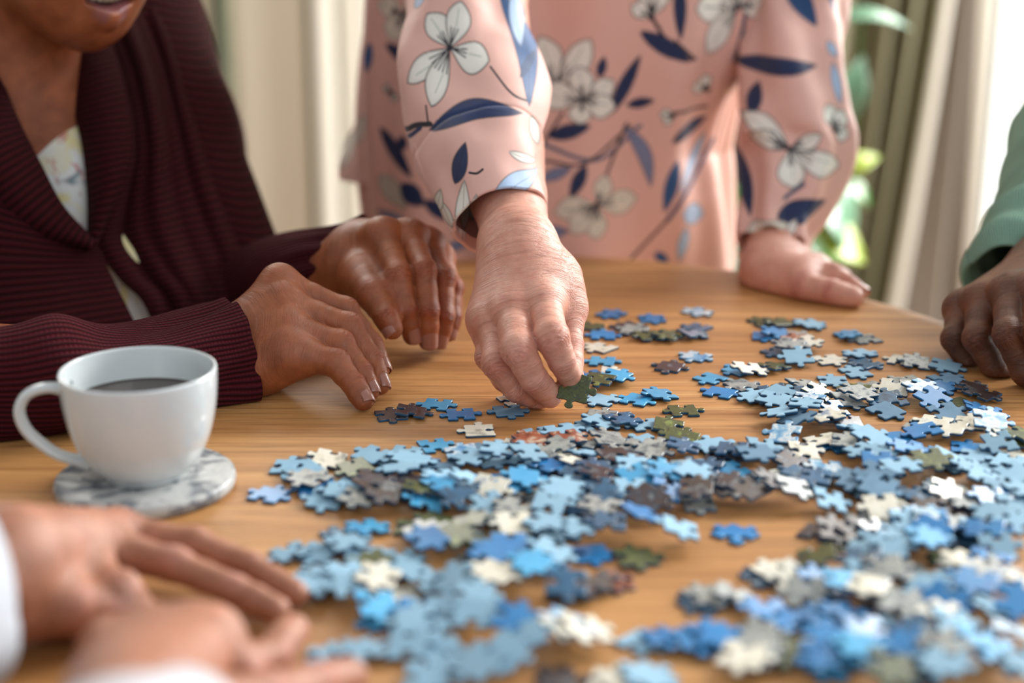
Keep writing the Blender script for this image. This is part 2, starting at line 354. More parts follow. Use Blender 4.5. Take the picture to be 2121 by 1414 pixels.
SH = [(.0215, .0185, (1, -1, 1, -1)), (.0205, .0195, (1, 1, -1, -1)), (.0225, .0180, (1, -1, -1, -1)), (.0205, .0190, (1, 1, 1, -1)),
      (.0210, .0190, (-1, 1, -1, 1)), (.0215, .0180, (1, 1, 1, 1)), (.0200, .0200, (0, 1, -1, 1)), (.0220, .0190, (1, -1, 1, 1)),
      (.0205, .0185, (0, -1, 1, -1)), (.0210, .0200, (-1, -1, 1, 1)), (.0215, .0185, (1, -1, 1, -1)), (.0205, .0195, (-1, 1, 1, 0))]
SH = [(a_*.925, b_*.925, c_) for a_, b_, c_ in SH]
PM = [piece_mesh(i, *s) for i, s in enumerate(SH)]
HM_N = 1100; HX0, HY0, HS = -.45, .45, .001     # height map of the pile
HM = np.zeros((HM_N, HM_N), np.float32)
_in = []
for me_, p_ in PM:
    g = np.arange(-.016, .0161, .001); gx, gy = np.meshgrid(g, g); gx = gx.ravel(); gy = gy.ravel(); c = np.zeros(len(gx), bool)
    for i in range(len(p_)):
        x1, y1 = p_[i-1]; x2, y2 = p_[i]
        c ^= ((y1 > gy) != (y2 > gy)) & (gx < (x2-x1)*(gy-y1)/(y2-y1+1e-12)+x1)
    _in.append(np.stack([gx[c], gy[c]], 1))
A0, B0, C0, D0, E0, F0 = (500, 800, 3.535), (1000, 600, 3.535), (1500, 600, 3.4155), (1000, 900, 3.535), (1500, 950, 3.0467), (560, 1050, 2.866)
RAW = {
 'B0': "940,170,b 1240,205,b 1570,155,v 770,255,g 1070,260,k 880,325,b 1110,305,s 1200,335,g 1320,340,g 1520,330,n 1570,270,n 865,415,w 875,515,c 1560,480,v 1370,555,k 1670,640,c 1880,580,c 1950,600,w 1900,690,s 1745,745,b 800,620,b 960,615,w 970,655,c 855,705,g 880,800,l 1090,790,c 1300,765,c 1470,875,g 870,910,s 690,1000,l 860,980,l 1190,980,l 1000,960,n 1360,1000,g 430,1040,l 580,1040,l 240,1130,w 350,1100,r 740,1120,s 620,1110,r 900,1100,s 1470,1080,g 1200,1120,l 1680,1140,l 530,1190,s 60,1240,l 290,1250,l 760,1210,l 1080,1180,s 1230,1200,s 1430,1190,n 950,1250,k 1050,1290,k 1720,1220,k 1830,1210,k 1500,1290,v 1300,1360,l 340,1350,b 470,1330,b 700,1330,w 770,1360,n 1050,1350,l 1780,1320,c 1620,1340,n",
 'C0': "270,220,g 390,235,g 570,235,l 290,320,b 370,325,b 480,345,s 540,375,r 560,395,w 400,420,n 480,425,s 340,540,g 510,505,l 730,485,w 1000,340,s 920,335,c 960,450,l 1000,515,n 930,575,l 1260,490,w 1360,520,s 1560,545,l 1570,620,d 1300,635,s 770,635,l 470,690,g 560,680,s 1070,680,s 1230,670,s 900,700,g 1520,690,b 1740,700,k 1770,745,k 1670,790,g 1190,735,w 1370,750,v 1190,790,n 1170,850,d 1450,810,b 1560,880,d 1790,870,b 1850,925,b 350,720,n 460,745,n 640,765,g 830,780,s 930,775,s 240,760,l 380,760,l 360,810,l 560,830,v 740,890,b 850,960,k 730,950,w 500,970,d 430,940,l 560,920,l 1390,950,s 1500,955,w 1700,985,w 1640,1015,w 1850,1010,v 580,1000,l 430,1060,v 700,1070,w 840,1110,s 940,1030,l 1200,1040,b 1420,1030,b 1370,1130,b 560,1140,w 250,1150,l 1010,1110,l 1980,1080,g 2080,1080,g 1730,1110,b 1780,1190,l 2060,1180,w 1950,1140,l 950,1190,l 1080,1240,l 1290,1210,b 450,1220,k 60,1180,n 180,1240,d 250,1290,b 690,1250,v 1560,1230,l 1460,1290,g 310,1340,w 540,1330,n 900,1350,d 1080,1300,b 1200,1350,l 1900,1300,l 2000,1250,l 1700,1330,l 2060,1330,l",
 'A0': "1095,200,k 1240,195,k 1385,135,c 1605,195,b 2000,90,w 1965,165,d 1745,315,w 1410,425,c 560,520,k 640,545,w 350,590,l 1190,470,l 1050,540,l 1440,570,d 1680,470,d 1640,500,v 1690,560,l 1860,540,l 2060,550,l 930,530,l 880,610,g 1190,555,l 440,640,l 560,740,b 200,785,b 480,700,s 600,830,l 720,800,l 1000,690,k 1060,750,s 1180,760,k 1150,680,l 1430,690,l 1740,690,b 2080,670,b 820,850,s 950,800,k 1020,860,k 1320,900,c 1300,830,g 1450,820,c 1650,770,l 1900,760,w 1950,780,c 1820,830,w 2000,840,w 1560,900,n 1700,900,l 1960,960,s 1790,950,l",
 'D0': "260,400,c 110,450,w 300,480,w 60,580,l 620,400,n 820,380,k 640,450,l 960,400,l 840,450,l 1130,390,c 1280,390,c 1520,380,l 1400,420,l 1040,470,l 540,520,l 1280,470,b 1680,440,k 1800,460,k 1870,470,w 1930,480,k 1540,490,k 1400,500,s 1180,510,l 200,630,s 350,550,n 500,560,w 450,620,l 640,590,s 830,560,n 880,620,s 960,560,v 1090,570,w 1180,560,k 1080,615,w 760,660,s 220,750,w 10,860,g 90,820,l 440,740,l 620,790,l 340,820,c 700,720,d 800,760,l 900,770,n 1150,700,b 1300,750,b 1440,780,l 880,830,c 500,880,l 700,870,l 160,900,b 60,970,b 450,930,l 280,970,b 1850,720,b 1120,900,g 960,1060,r 820,1100,k 720,1140,k 120,1100,w 300,1090,c 620,1180,n 450,1160,c 1620,1220,n 1640,1190,s 1820,1200,s",
 'A1': "740,1080,n 920,1040,c 1250,1020,g 1450,1010,g 1700,1070,g 1350,1110,s 560,1220,l 370,1230,l 900,1230,l 740,1210,l 2000,1110,w 1830,1160,l 1580,1190,g 1690,1250,g 1180,1270,l 1380,1210,b 980,1330,g 1150,1360,l",
 'E0': "560,160,n 130,230,w 90,250,k 300,230,k 400,260,s 520,290,s 620,310,l 1110,150,l 1230,190,l 800,180,d 930,180,d 1000,240,d 1370,180,v 1420,230,w 1580,120,l 1600,180,l 1700,240,l 900,370,s 1010,350,w 1300,320,k 1400,330,k 1540,310,s 1680,300,b 1800,350,l 1850,300,l 600,460,k 700,480,k 800,470,k 920,480,k 1150,400,b 1130,440,l 1430,450,s 1300,450,v 1560,470,v 1700,430,l 1800,480,l 880,550,l 1080,540,l 1250,530,b 1620,530,b 1840,560,l 1050,630,l 1290,600,c 1150,650,l 900,680,n 540,690,k 620,650,g 250,740,n 320,720,w 400,760,w 1370,690,n 1720,640,l 1690,700,b 1830,660,l 1500,740,w 860,770,l 1000,770,s 620,790,b 500,870,s 740,850,c 1010,930,k 960,830,v 1080,850,w 900,900,w 1680,780,s 1800,820,w 1600,850,b 1270,880,l 1350,920,b 1480,880,v 1860,900,w 1720,900,l 1420,950,b 1600,940,c 1080,1000,s 1170,1040,s 1300,1060,w 1440,1010,g 1700,1020,l 1560,1070,s 1800,1000,b 240,970,b 380,1040,b 590,1020,b 730,1020,b 750,1180,l 870,1120,b 1220,1170,n 1200,1230,b 1400,1130,l 1480,1200,l 230,1130,s 380,1220,g 240,1250,s 130,1300,w 560,1200,b 600,1310,b 840,1280,c 1000,1290,c 1100,1290,c 1560,1240,c 1780,1160,v 1700,1220,l 1840,1250,c 1380,1290,s 1450,1340,s 1750,1330,c 1600,1380,b 1000,1390,g 1150,1390,l 1860,1370,l 1350,1400,l",
 'F0': "200,440,l 320,430,l 270,500,l 430,450,l 450,530,l 520,520,l 720,510,w 620,510,w 920,470,l 1090,510,l 680,660,c 620,620,c 830,630,b 980,650,l 900,700,l 1180,620,l 1180,690,l 1260,700,l 1420,750,b 1400,790,l 1560,760,l 1760,740,v 1700,790,w 1830,800,w 930,810,l 850,840,l 1010,920,l 980,1000,l 350,880,l 530,880,l 1500,880,l 1600,870,l 1420,960,l 1580,970,l 1250,990,l 1700,950,s 1740,1010,k 2030,1030,w 2200,790,l 2350,790,b 2500,800,b 2620,800,b 2250,1010,l"}
REG = [(lambda x, y: y < 700 and x < 1500, 'scatter behind the pinching hand'), (lambda x, y: y < 720, 'scatter before the resting hand'),
       (lambda x, y: x > 1850 and y < 880, 'cluster beside the fist'), (lambda x, y: x > 1500 and y < 830, 'scatter behind the right heap'),
       (lambda x, y: x < 1000 and y < 880, 'groups beyond the maroon sleeve'), (lambda x, y: y < 845 and x < 1150, 'spot under the pinching fingers'),
       (lambda x, y: y < 870, 'line beside the pinched piece'), (lambda x, y: x > 1540 and y < 1000, 'right heap rear'),
       (lambda x, y: x > 1450 and y < 1110, 'right heap middle'), (lambda x, y: x > 1450 and y < 1240, 'right heap front'),
       (lambda x, y: x > 1300 and y > 1240, 'blurred near corner'), (lambda x, y: x > 900 and y < 960, 'central heap rear'),
       (lambda x, y: x < 900 and y < 1060, 'central heap left end'), (lambda x, y: y < 1040, 'central heap middle'),
       (lambda x, y: y < 1190, 'central heap front'), (lambda x, y: True, 'blurred trail by clasped fingers')]
CN = dict(l='matte light blue', d='shade-darkened light blue', b='glossy mid blue', c='glossy sky blue', n='navy patterned', g='mottled green', w='cream white', k='dark brown', s='stone grey', r='red brown', v='blue and white')
def probe(k, x, y, a):
    q = _in[k][::5]; ca, sa = math.cos(a), math.sin(a); X = q[:, 0]*ca-q[:, 1]*sa; Y = q[:, 0]*sa+q[:, 1]*ca
    h = HM[np.clip(((x+X-HX0)/HS).astype(int), 0, HM_N-1), np.clip(((y+Y-HY0)/HS).astype(int), 0, HM_N-1)]
    return float(h.max())+.35*float(h.mean())
def settle(k, x, y, a):
    q = _in[k]; ca, sa = math.cos(a), math.sin(a); X = q[:, 0]*ca-q[:, 1]*sa; Y = q[:, 0]*sa+q[:, 1]*ca
    ix = np.clip(((x+X-HX0)/HS).astype(int), 0, HM_N-1); iy = np.clip(((y+Y-HY0)/HS).astype(int), 0, HM_N-1)
    h = HM[ix, iy]; i = int(h.argmax()); h1 = float(h[i]); gx = gy = 0.0
    c = math.hypot(X[i], Y[i])
    if h1 > .0005:
        cand = np.where(h > h1-.0002)[0]; mx, my = X[cand].mean(), Y[cand].mean(); c = math.hypot(mx, my)
        if c > .003:
            ux, uy = -mx/c, -my/c; t = X*ux+Y*uy; t0 = t[cand].max(); far = t > t0+.003
            if far.any():
                s = float(((h[far]-h1)/(t[far]-t0)).max()); s = max(s, -.32); gx, gy = s*ux, s*uy; h1 = h1-s*t0
    pl = h1+gx*X+gy*Y; pl = np.maximum(pl, 0)
    HM[ix, iy] = np.maximum(h, pl+TH+.0001)
    return h1, gx, gy, ix, iy
REC = []; OWN = -np.ones((HM_N, HM_N), int)
rp = random.Random(11); base = dict(A0=A0, A1=A0, B0=B0, C0=C0, D0=D0, E0=E0, F0=F0)
def near(px, py): return rp.uniform(0, 1)
allp = []
for key in ('B0', 'C0', 'A0', 'D0', 'A1', 'E0', 'F0'):
    x0, y0, s = base[key]
    for tok in RAW[key].split():
        a, b, c = tok.split(','); allp.append((x0+float(a)/s, y0+float(b)/s, c))
# buried pieces that only peep out of the heaps
und = []
for (ax, ay, bx_, by, n) in [(1080, 950, 1420, 960, 9), (760, 1000, 1350, 1060, 20), (850, 1090, 1300, 1150, 18), (1600, 900, 1760, 960, 8), (1650, 1000, 2110, 1050, 18), (1800, 960, 2110, 1000, 10), (1850, 1100, 2110, 1180, 12), (1750, 1190, 2110, 1260, 14), (1700, 1300, 2110, 1400, 20), (1450, 1000, 1700, 1040, 8)]:
    for _ in range(n//3): und.append((rp.uniform(ax, bx_), rp.uniform(ay, by), rp.choice('llllbcnksswg')))
und_set = set(und)
for (px, py, c) in und+allp:
    w_ = P(px, py, 0, .002); k = rp.randrange(len(PM)); a = rp.uniform(0, 2*math.pi)
    best = None; hid = (px, py, c) in und_set
    for q_ in range(26):
        j = (0 if q_ == 0 else .0014+.00012*q_) if not hid else .02
        x_, y_, a_ = w_[0]+rp.uniform(-j, j), w_[1]+rp.uniform(-j, j), a if q_ == 0 else rp.uniform(0, 2*math.pi)
        v_ = probe(k, x_, y_, a_)+.0001*q_*0
        if best is None or v_ < best[0]-.0002: best = (v_, x_, y_, a_)
        if best[0] < .0004: break
    if hid and best[0] > .0026: continue
    if best[0] > .0125: continue
    w_ = best[1:3]; a = best[3]
    h, gx, gy, ix, iy = settle(k, w_[0], w_[1], a); OWN[ix, iy] = len(REC); REC.append([px, py, c, k, a, w_[0], w_[1], h, gx, gy])
cnt = np.bincount(OWN[OWN >= 0].ravel(), minlength=len(REC))
score = np.array([cnt[i]*(r[1]+300)**2.2 for i, r in enumerate(REC)])
order = np.argsort(-score); single = set(order[:300].tolist())
for i, r in enumerate(REC):      # a piece lying alone is always an object of its own
    pass
from mathutils import Matrix
def piece_matrix(r):
    n = Vector((-r[8], -r[9], 1)).normalized(); x = Vector((math.cos(r[4]), math.sin(r[4]), 0)); x = (x-n*x.dot(n)).normalized(); y = n.cross(x)
    return Matrix(((x.x, y.x, n.x, r[5]), (x.y, y.y, n.y, r[6]), (x.z, y.z, n.z, T+r[7]), (0, 0, 0, 1)))
groups = {}
for i in sorted(single):
    r = REC[i]; reg = next(nm for f, nm in REG if f(r[0], r[1])); groups.setdefault((reg, r[2]), []).append(i)
ORD = ['leftmost']+[w_+' from left' for w_ in 'second third fourth fifth sixth seventh eighth ninth tenth eleventh twelfth thirteenth fourteenth fifteenth sixteenth seventeenth eighteenth nineteenth twentieth'.split()]
for (reg, c), ids in groups.items():
    ids.sort(key=lambda i: REC[i][0])
    for j, i in enumerate(ids):
        r = REC[i]; me = PM[r[3]][0]; o = bpy.data.objects.new('puzzle_piece', me); COL.objects.link(o); o.matrix_world = piece_matrix(r)
        o.material_slots[0].link = 'OBJECT'; o.material_slots[0].material = M[r[2]]
        lab = f"{CN[c]} puzzle piece in the {reg}"
        if len(ids) > 1: lab += ', '+(ORD[j] if j < 20 else 'near its right end')
        tag(o, lab, 'puzzle piece', f"{CN[c]} puzzle pieces in the {reg}")
sV, sF, sM = [], [], []; mats = [M['piece_side'], M['l']]+[M[c] for c in 'dbcngwksrv']; mid = {c: i+2 for i, c in enumerate('dbcngwksrv')}; mid['l'] = 1
for i, r in enumerate(REC):
    if i in single: continue
    me = PM[r[3]][0]; mw = piece_matrix(r); b0 = len(sV); sV += [tuple(mw @ v.co) for v in me.vertices]
    for p in me.polygons: sF.append(tuple(b0+v for v in p.vertices)); sM.append(mid[r[2]] if p.material_index == 0 else 1 if p.material_index == 2 else 0)
me = bpy.data.meshes.new('puzzle_pieces'); me.from_pydata(sV, [], sF)
for m in mats: me.materials.append(m)
me.polygons.foreach_set('material_index', sM); o = bpy.data.objects.new('puzzle_pieces', me); COL.objects.link(o)
tag(o, 'further small puzzle pieces of mixed colours scattered far off and buried in the heaps', 'puzzle pieces', None, 'stuff')
# the piece held between thumb and fingers
hp_ = bpy.data.objects.new('puzzle_piece', PM[1][0]); COL.objects.link(hp_); hp_.location = P(1190, 803, 1.02)
hp_.rotation_euler = (math.radians(52), math.radians(8), math.radians(-12)); hp_.material_slots[0].link = 'OBJECT'; hp_.material_slots[0].material = M['g']
tag(hp_, 'dark green puzzle piece pinched upright by the standing woman', 'puzzle piece', 'pinched puzzle piece')

# ------------------------------------------------------------------ organic surfaces: distance fields meshed with surface nets
BIG = .03
def smin(a, b, k):
    h = np.maximum(k-np.abs(a-b), 0)/k; return np.minimum(a, b)-h*h*k*.25
class Vol:
    def __init__(s, pts, margin, h):
        p = np.asarray(pts); s.lo = p.min(0)-margin; s.h = h; s.n = np.ceil((p.max(0)+margin-s.lo)/h).astype(int)+1
        s.ax = [(s.lo[i]+h*np.arange(s.n[i])).astype(np.float32) for i in range(3)]
    def new(s): return np.full(s.n, BIG, np.float32)
    def window(s, lo, hi):
        a = np.clip(np.floor((np.asarray(lo)-s.lo)/s.h).astype(int), 0, s.n-1); b = np.clip(np.ceil((np.asarray(hi)-s.lo)/s.h).astype(int)+1, 1, s.n)
        sl = tuple(slice(a[i], max(b[i], a[i]+1)) for i in range(3)); g = [s.ax[i][sl[i]] for i in range(3)]
        return sl, g[0][:, None, None], g[1][None, :, None], g[2][None, None, :]
    def cone(s, F, a, b, ra, rb, k, m=.012, flat=None):
        """tapered capsule from a to b joined into field F with blend width k; flat=(axis, factor) squashes it"""
        a = np.asarray(a, float); b = np.asarray(b, float); r = max(ra, rb)+m
        sl, X, Y, Z = s.window(np.minimum(a, b)-r, np.maximum(a, b)+r); d = b-a; L2 = max(float(d@d), 1e-12)
        px, py, pz = X-a[0], Y-a[1], Z-a[2]; t = np.clip((px*d[0]+py*d[1]+pz*d[2])/L2, 0, 1)
        qx, qy, qz = px-t*d[0], py-t*d[1], pz-t*d[2]
        if flat is not None:
            n, f = flat; n = unit(n); w = (qx*n[0]+qy*n[1]+qz*n[2])*(f-1); qx, qy, qz = qx+w*n[0], qy+w*n[1], qz+w*n[2]
        D = np.sqrt(qx*qx+qy*qy+qz*qz)-(ra+t*(rb-ra))
        if k < 0: F[sl] = -smin(-F[sl], D, -k)       # carve
        else: F[sl] = smin(F[sl], D, k)
def surface_nets(F, lo, h):
    S = F < 0; nx, ny, nz = F.shape; c = S[:-1, :-1, :-1].astype(np.int8)
    for dx in (0, 1):
        for dy in (0, 1):
            for dz in (0, 1):
                if dx or dy or dz: c = c+S[dx:nx-1+dx, dy:ny-1+dy, dz:nz-1+dz]
    act = (c > 0) & (c < 8); I = np.argwhere(act); idx = -np.ones(act.shape, np.int32); idx[act] = np.arange(len(I))
    acc = np.zeros((len(I), 3)); cn = np.zeros(len(I)); cor = [(i, j, k) for i in (0, 1) for j in (0, 1) for k in (0, 1)]
    val = {q: F[I[:, 0]+q[0], I[:, 1]+q[1], I[:, 2]+q[2]] for q in cor}
    for q in cor:
        for axis in range(3):
            if q[axis]: continue
            r = list(q); r[axis] = 1; r = tuple(r); a, b = val[q], val[r]; m = (a < 0) != (b < 0); t = np.where(m, a/(np.where(m, a-b, 1)), 0)
            p = np.tile(np.array(q, float), (len(I), 1)); p[:, axis] += t; acc[m] += p[m]; cn[m] += 1
    V = (I+acc/cn[:, None])*h+lo; quads = []
    for axis in range(3):
        u, v = (axis+1) % 3, (axis+2) % 3; sl0 = [slice(None)]*3; sl1 = [slice(None)]*3; sl0[axis] = slice(0, -1); sl1[axis] = slice(1, None)
        A, B = S[tuple(sl0)], S[tuple(sl1)]; E_ = np.argwhere(A != B)
        E_ = E_[(E_[:, u] > 0) & (E_[:, v] > 0) & (E_[:, u] < F.shape[u]-1) & (E_[:, v] < F.shape[v]-1)]
        inside = A[tuple(E_.T)]; du = np.zeros(3, int); du[u] = 1; dv = np.zeros(3, int); dv[v] = 1
        q = np.stack([idx[tuple((E_-du-dv).T)], idx[tuple((E_-dv).T)], idx[tuple(E_.T)], idx[tuple((E_-du).T)]], 1)
        q[~inside] = q[~inside][:, ::-1]; quads.append(q)
    return V, np.vstack(quads)
def smooth_mesh(V, Q, it=2, w=.5):
    e = np.vstack([Q[:, [0, 1]], Q[:, [1, 2]], Q[:, [2, 3]], Q[:, [3, 0]]]); n = len(V); deg = np.bincount(e.ravel(), minlength=n)[:, None]
    for _ in range(it):
        for f in (w, -w*.98 if it > 2 else 0):
            if f == 0: continue
            A = np.stack([np.bincount(e[:, 0], V[e[:, 1], i], n)+np.bincount(e[:, 1], V[e[:, 0], i], n) for i in range(3)], 1)
            V = V+f*(A/np.maximum(deg, 1)-V)
    return V
def normals(V, Q):
    fn = np.cross(V[Q[:, 2]]-V[Q[:, 0]], V[Q[:, 3]]-V[Q[:, 1]]); N = np.zeros_like(V)
    for k in range(4):
        for i in range(3): N[:, i] += np.bincount(Q[:, k], fn[:, i], len(V))
    return N/(np.linalg.norm(N, axis=1)[:, None]+1e-12)

def dorsal_of(j, hint):
    """back-of-finger direction from the bend of the joints, falling back to the hint"""
    a, b, c, d = j; n = (b-(a+c)/2)+(c-(b+d)/2); L = np.linalg.norm(n); ax = unit(d-a)
    n = n-ax*(n@ax); w = min(1, np.linalg.norm(n)/.006); hint = unit(hint-ax*(hint@ax)); 
    if np.linalg.norm(n) < 1e-6: return hint
    return unit(unit(n)*w+hint*(1-w)*1.0)
def make_hand(spec, h=.0009):
    """spec: arm=[(p, r)], palm=[(p0, r0, p1, r1)], fingers=[dict(j=[MCP,PIP,DIP,TIP], r=[..])], thumb, up=back of hand direction
    returns vertices, quads, attributes and nail meshes"""
    fg = spec['fingers']; allpts = [p for p, r in spec['arm']]+[p for f in fg for p in f['j']]+[q for c in spec['palm'] for q in (c[0], c[2])]
    vol = Vol(allpts, spec.get('margin', .030), h); F = vol.new(); up = unit(spec['up']); kp = spec.get('kp', .012)
    ar = spec['arm']; af = spec.get('armflat')
    for (a, ra), (b, rb) in zip(ar, ar[1:]): vol.cone(F, a, b, ra, rb, .006, flat=af)
    for c in spec['palm']: vol.cone(F, c[0], c[2], c[1], c[3], kp, .018)
    chains = []; sides = []
    FF = vol.new()
    for f in fg:
        j = [np.asarray(q, float) for q in f['j']]; r = f['r']; G = vol.new(); lo, hi = np.min(j, 0)-.03, np.max(j, 0)+.03; sl, *_ = vol.window(lo, hi)
        dn = dorsal_of(j, np.asarray(f.get('up', up), float)); f['dn'] = dn
        for i in range(3):
            mid = (j[i]+j[i+1])/2
            rr = (r[i]+r[i+1])/2*(.955 if i < 2 else 1.0)
            vol.cone(G, j[i], mid, r[i], rr, .002); vol.cone(G, mid, j[i+1], rr, r[i+1], .002)
        # knuckle cap and fingertip pad
        ax1 = unit(j[2]-j[0]); vol.cone(G, j[1]+dn*r[1]*.22, j[1]+dn*r[1]*.22+ax1*.001, r[1]*.84, r[1]*.84, .005)
        vol.cone(G, (j[2]+j[3])/2-dn*r[3]*.18, j[3]-dn*r[3]*.12, r[3]*.92, r[3]*.86, .003)
        if not f.get('thumb'):
            w_ = unit(j[0]-np.asarray(f.get('root', ar[-1][0]))); vol.cone(G, j[0]+dn*r[0]*.10, j[0]+dn*r[0]*.10-w_*.010, r[0]*.9, r[0]*.7, .006)
        sg = sl; FF[sg] = smin(FF[sg], G[sg], f.get('kf', .0014)) if not f.get('thumb') else FF[sg]
        if f.get('thumb'): F[sg] = smin(F[sg], G[sg], spec.get('kt', .010))
    F = smin(F, FF, spec.get('kj', .009))
    for (a, b, ra, rb, k) in spec.get('carve', []): vol.cone(F, a, b, ra, rb, -k)
    if spec.get('rest', True): F = -smin(-F, -(T+.0007-vol.ax[2])[None, None, :]+0*F, .002)     # flesh flattens where it rests on the table
    V, Q = surface_nets(F, vol.lo, h); V = smooth_mesh(V, Q, 3, .55); N = normals(V, Q)
    # skin coordinates: metres along the nearest limb chain, offset across, joint mask, back-of-hand mask
    num = np.zeros((len(V), 2)); den = np.zeros(len(V))+1e-9; jm = np.zeros(len(V)); tipm = np.zeros(len(V)); disp = np.zeros(len(V))
    arm_len = sum(np.linalg.norm(b[0]-a[0]) for a, b in zip(ar, ar[1:])); side = unit(np.cross(unit(ar[-1][0]-ar[0][0]), up))
    def seg(a, b, s0, r):
        d = b-a; L = np.linalg.norm(d); t = ((V-a)@d)/L**2; tc = np.clip(t, 0, 1); D = np.linalg.norm(V-a-tc[:, None]*d, axis=1)/r
        w = 1/(D**8+.05); s = s0+tc*L+(np.clip(t, -3, 0)+np.clip(t-1, 0, 3))*L*1.0; return w, s, D, t*L
    s0 = 0
    for (a, ra), (b, rb) in zip(ar, ar[1:]):
        w, s, D, _ = seg(a, b, s0, max(ra, rb)*.9); lat = (V-a)@side; num += w[:, None]*np.stack([s, lat], 1); den += w; s0 += np.linalg.norm(b-a)
    dm = np.clip(N@up*.9+.35, 0, 1)*1.0; dd = np.zeros(len(V)); ddw = np.zeros(len(V))+1e-9
    for f in fg:
        j = [np.asarray(q, float) for q in f['j']]; s1 = arm_len+np.linalg.norm(j[0]-ar[-1][0]); dn = f['dn']; r = f['r']
        root = ar[-1][0] if not f.get('thumb') else j[0]
        if not f.get('thumb'):
            w, s, D, _ = seg(ar[-1][0], j[0], arm_len, r[0]*1.2); num += w[:, None]*np.stack([s, (V-j[0])@side], 1); den += w
            w_, _, D_, _ = seg(j[0], j[0]+unit(j[1]-j[0])*.001, 0, r[0]); jm += .35*np.exp(-(D_-1)**2/.1)*np.clip(N@up, 0, 1)
        sd = unit(np.cross(unit(j[3]-j[0]), dn))
        for i in range(3):
            w, s, D, tl = seg(j[i], j[i+1], s1, (r[i]+r[i+1])/2); num += w[:, None]*np.stack([s, (V-j[i])@sd], 1); den += w
            dl = np.clip(N@dn*.9+.35, 0, 1); dd += w*dl; ddw += w
            if i > 0:
                c = (tl); near_ = np.clip(1.5-D, 0, .35)/.35; m = np.exp(-(c/(.0062 if i == 1 else .0042))**2)*near_*np.clip(N@dn*1.3, 0, 1); jm = np.maximum(jm, m)
                for g_, wd, am in ((-.0042, .0007, .6), (-.0014, .0006, 1), (.0014, .0006, .9), (.0042, .0007, .5)):
                    sc_ = r[i]/.008*(1 if i == 1 else .7); wig = .0006*np.sin((V@sd)*900+i*3)
                    disp -= spec.get('wr', .00035)*am*np.exp(-((c-g_*sc_+wig)/wd)**2)*near_*np.clip(N@dn*1.2, 0, 1)*(1 if i == 1 else .7)
            s1 += np.linalg.norm(j[i+1]-j[i])
    sk = num/den[:, None]; ratio = ddw/(ddw+20); dor = dm*(1-ratio)+ratio*dd/ddw
    V = V+N*disp[:, None]
    tl_ = spec.get('wobble', 0)
    if tl_: V = V+N*(tl_*(noise2(sk[:, 0]*240, sk[:, 1]*45)+.5*noise2(sk[:, 0]*520, sk[:, 1]*80, 1))*dor)[:, None]
    nails = []
    for f in fg:
        if not f.get('nail'): continue
        j = [np.asarray(q, float) for q in f['j']]; r = f['r']; d = unit(j[3]-j[2]); n = f['dn']; n = unit(n-d*(n@d)); n = unit(n*math.cos(f.get('roll', 0))+np.cross(d, n)*math.sin(f.get('roll', 0))); sd = np.cross(d, n); L = f['nail']; rt = r[3]
        nu, nv = 13, 14; base_ = j[3]+d*(rt*f.get('nout', .80)-L); vv = np.linspace(0, 1, nv); uu = np.linspace(-1, 1, nu); NV = []
        for v in vv:
            wv = math.radians(58)*(min(1, .35+1.9*math.sqrt(v)) if v < .25 else 1); ext = v*L
            rise = -rt*.10*(1-v)**2; ro = rt*1.0; e = ro*1.04+.0004+rise*.4
            if v > .75 and not f.get('long'): pass
            for u in uu:
                cut = (.10 if v > .99 else 0)*L*u*u
                a = u*wv; drop = -((max(0, v-.55))**2)*rt*(.8 if not f.get('long') else .25)
                NV.append(base_+d*(ext-cut)+sd*math.sin(a)*e*.93+n*(math.cos(a)*e+drop))
        nails.append((np.array(NV), nu, nv))
    ex = np.stack([np.clip(jm, 0, 1), np.clip(dor, 0, 1), np.zeros(len(V))], 1)
    return V, Q, dict(sk=np.c_[sk, np.zeros(len(V))], ex=ex), nails
def join_parts(parts):
    Vs, Qs, n = [], [], 0; at = {}
    for V, Q, A in parts:
        Vs.append(V); Qs.append(Q+n); n += len(V)
        for k in ('sk', 'ex'): at.setdefault(k, []).append(A[k] if A else np.c_[V[:, :3]*1.0] if k == 'sk' else np.tile([0, .35, 0], (len(V), 1)))
    return np.vstack(Vs), np.vstack(Qs), {k: np.vstack(v) for k, v in at.items()}
def add_nails(nails, parent, m):
    for V, nu, nv in nails:
        o = mesh_np('fingernail', rest(V), grid_faces(nu, nv, False), m, parent); s = o.modifiers.new('thickness', 'SOLIDIFY'); s.thickness = .00045; s.offset = 0
def simple_sdf(cones, h, margin=.03, k=.02, carve=()):
    pts = [c[0] for c in cones]+[c[1] for c in cones]; vol = Vol(pts, max(max(c[2], c[3]) for c in cones)+margin, h); F = np.full(vol.n, .3, np.float32)
    for c in cones: vol.cone(F, c[0], c[1], c[2], c[3], c[4] if len(c) > 4 else k, .06, flat=c[5] if len(c) > 5 else None)
    for c in carve: vol.cone(F, c[0], c[1], c[2], c[3], -c[4], .02, flat=c[5] if len(c) > 5 else None)
    V, Q = surface_nets(F, vol.lo, h); return smooth_mesh(V, Q, 3, .5), Q
def fing(pts, r, nail=0, **k):
    return dict(j=[P(*p) for p in pts], r=[x/1000 for x in r], nail=nail/1000, **k)

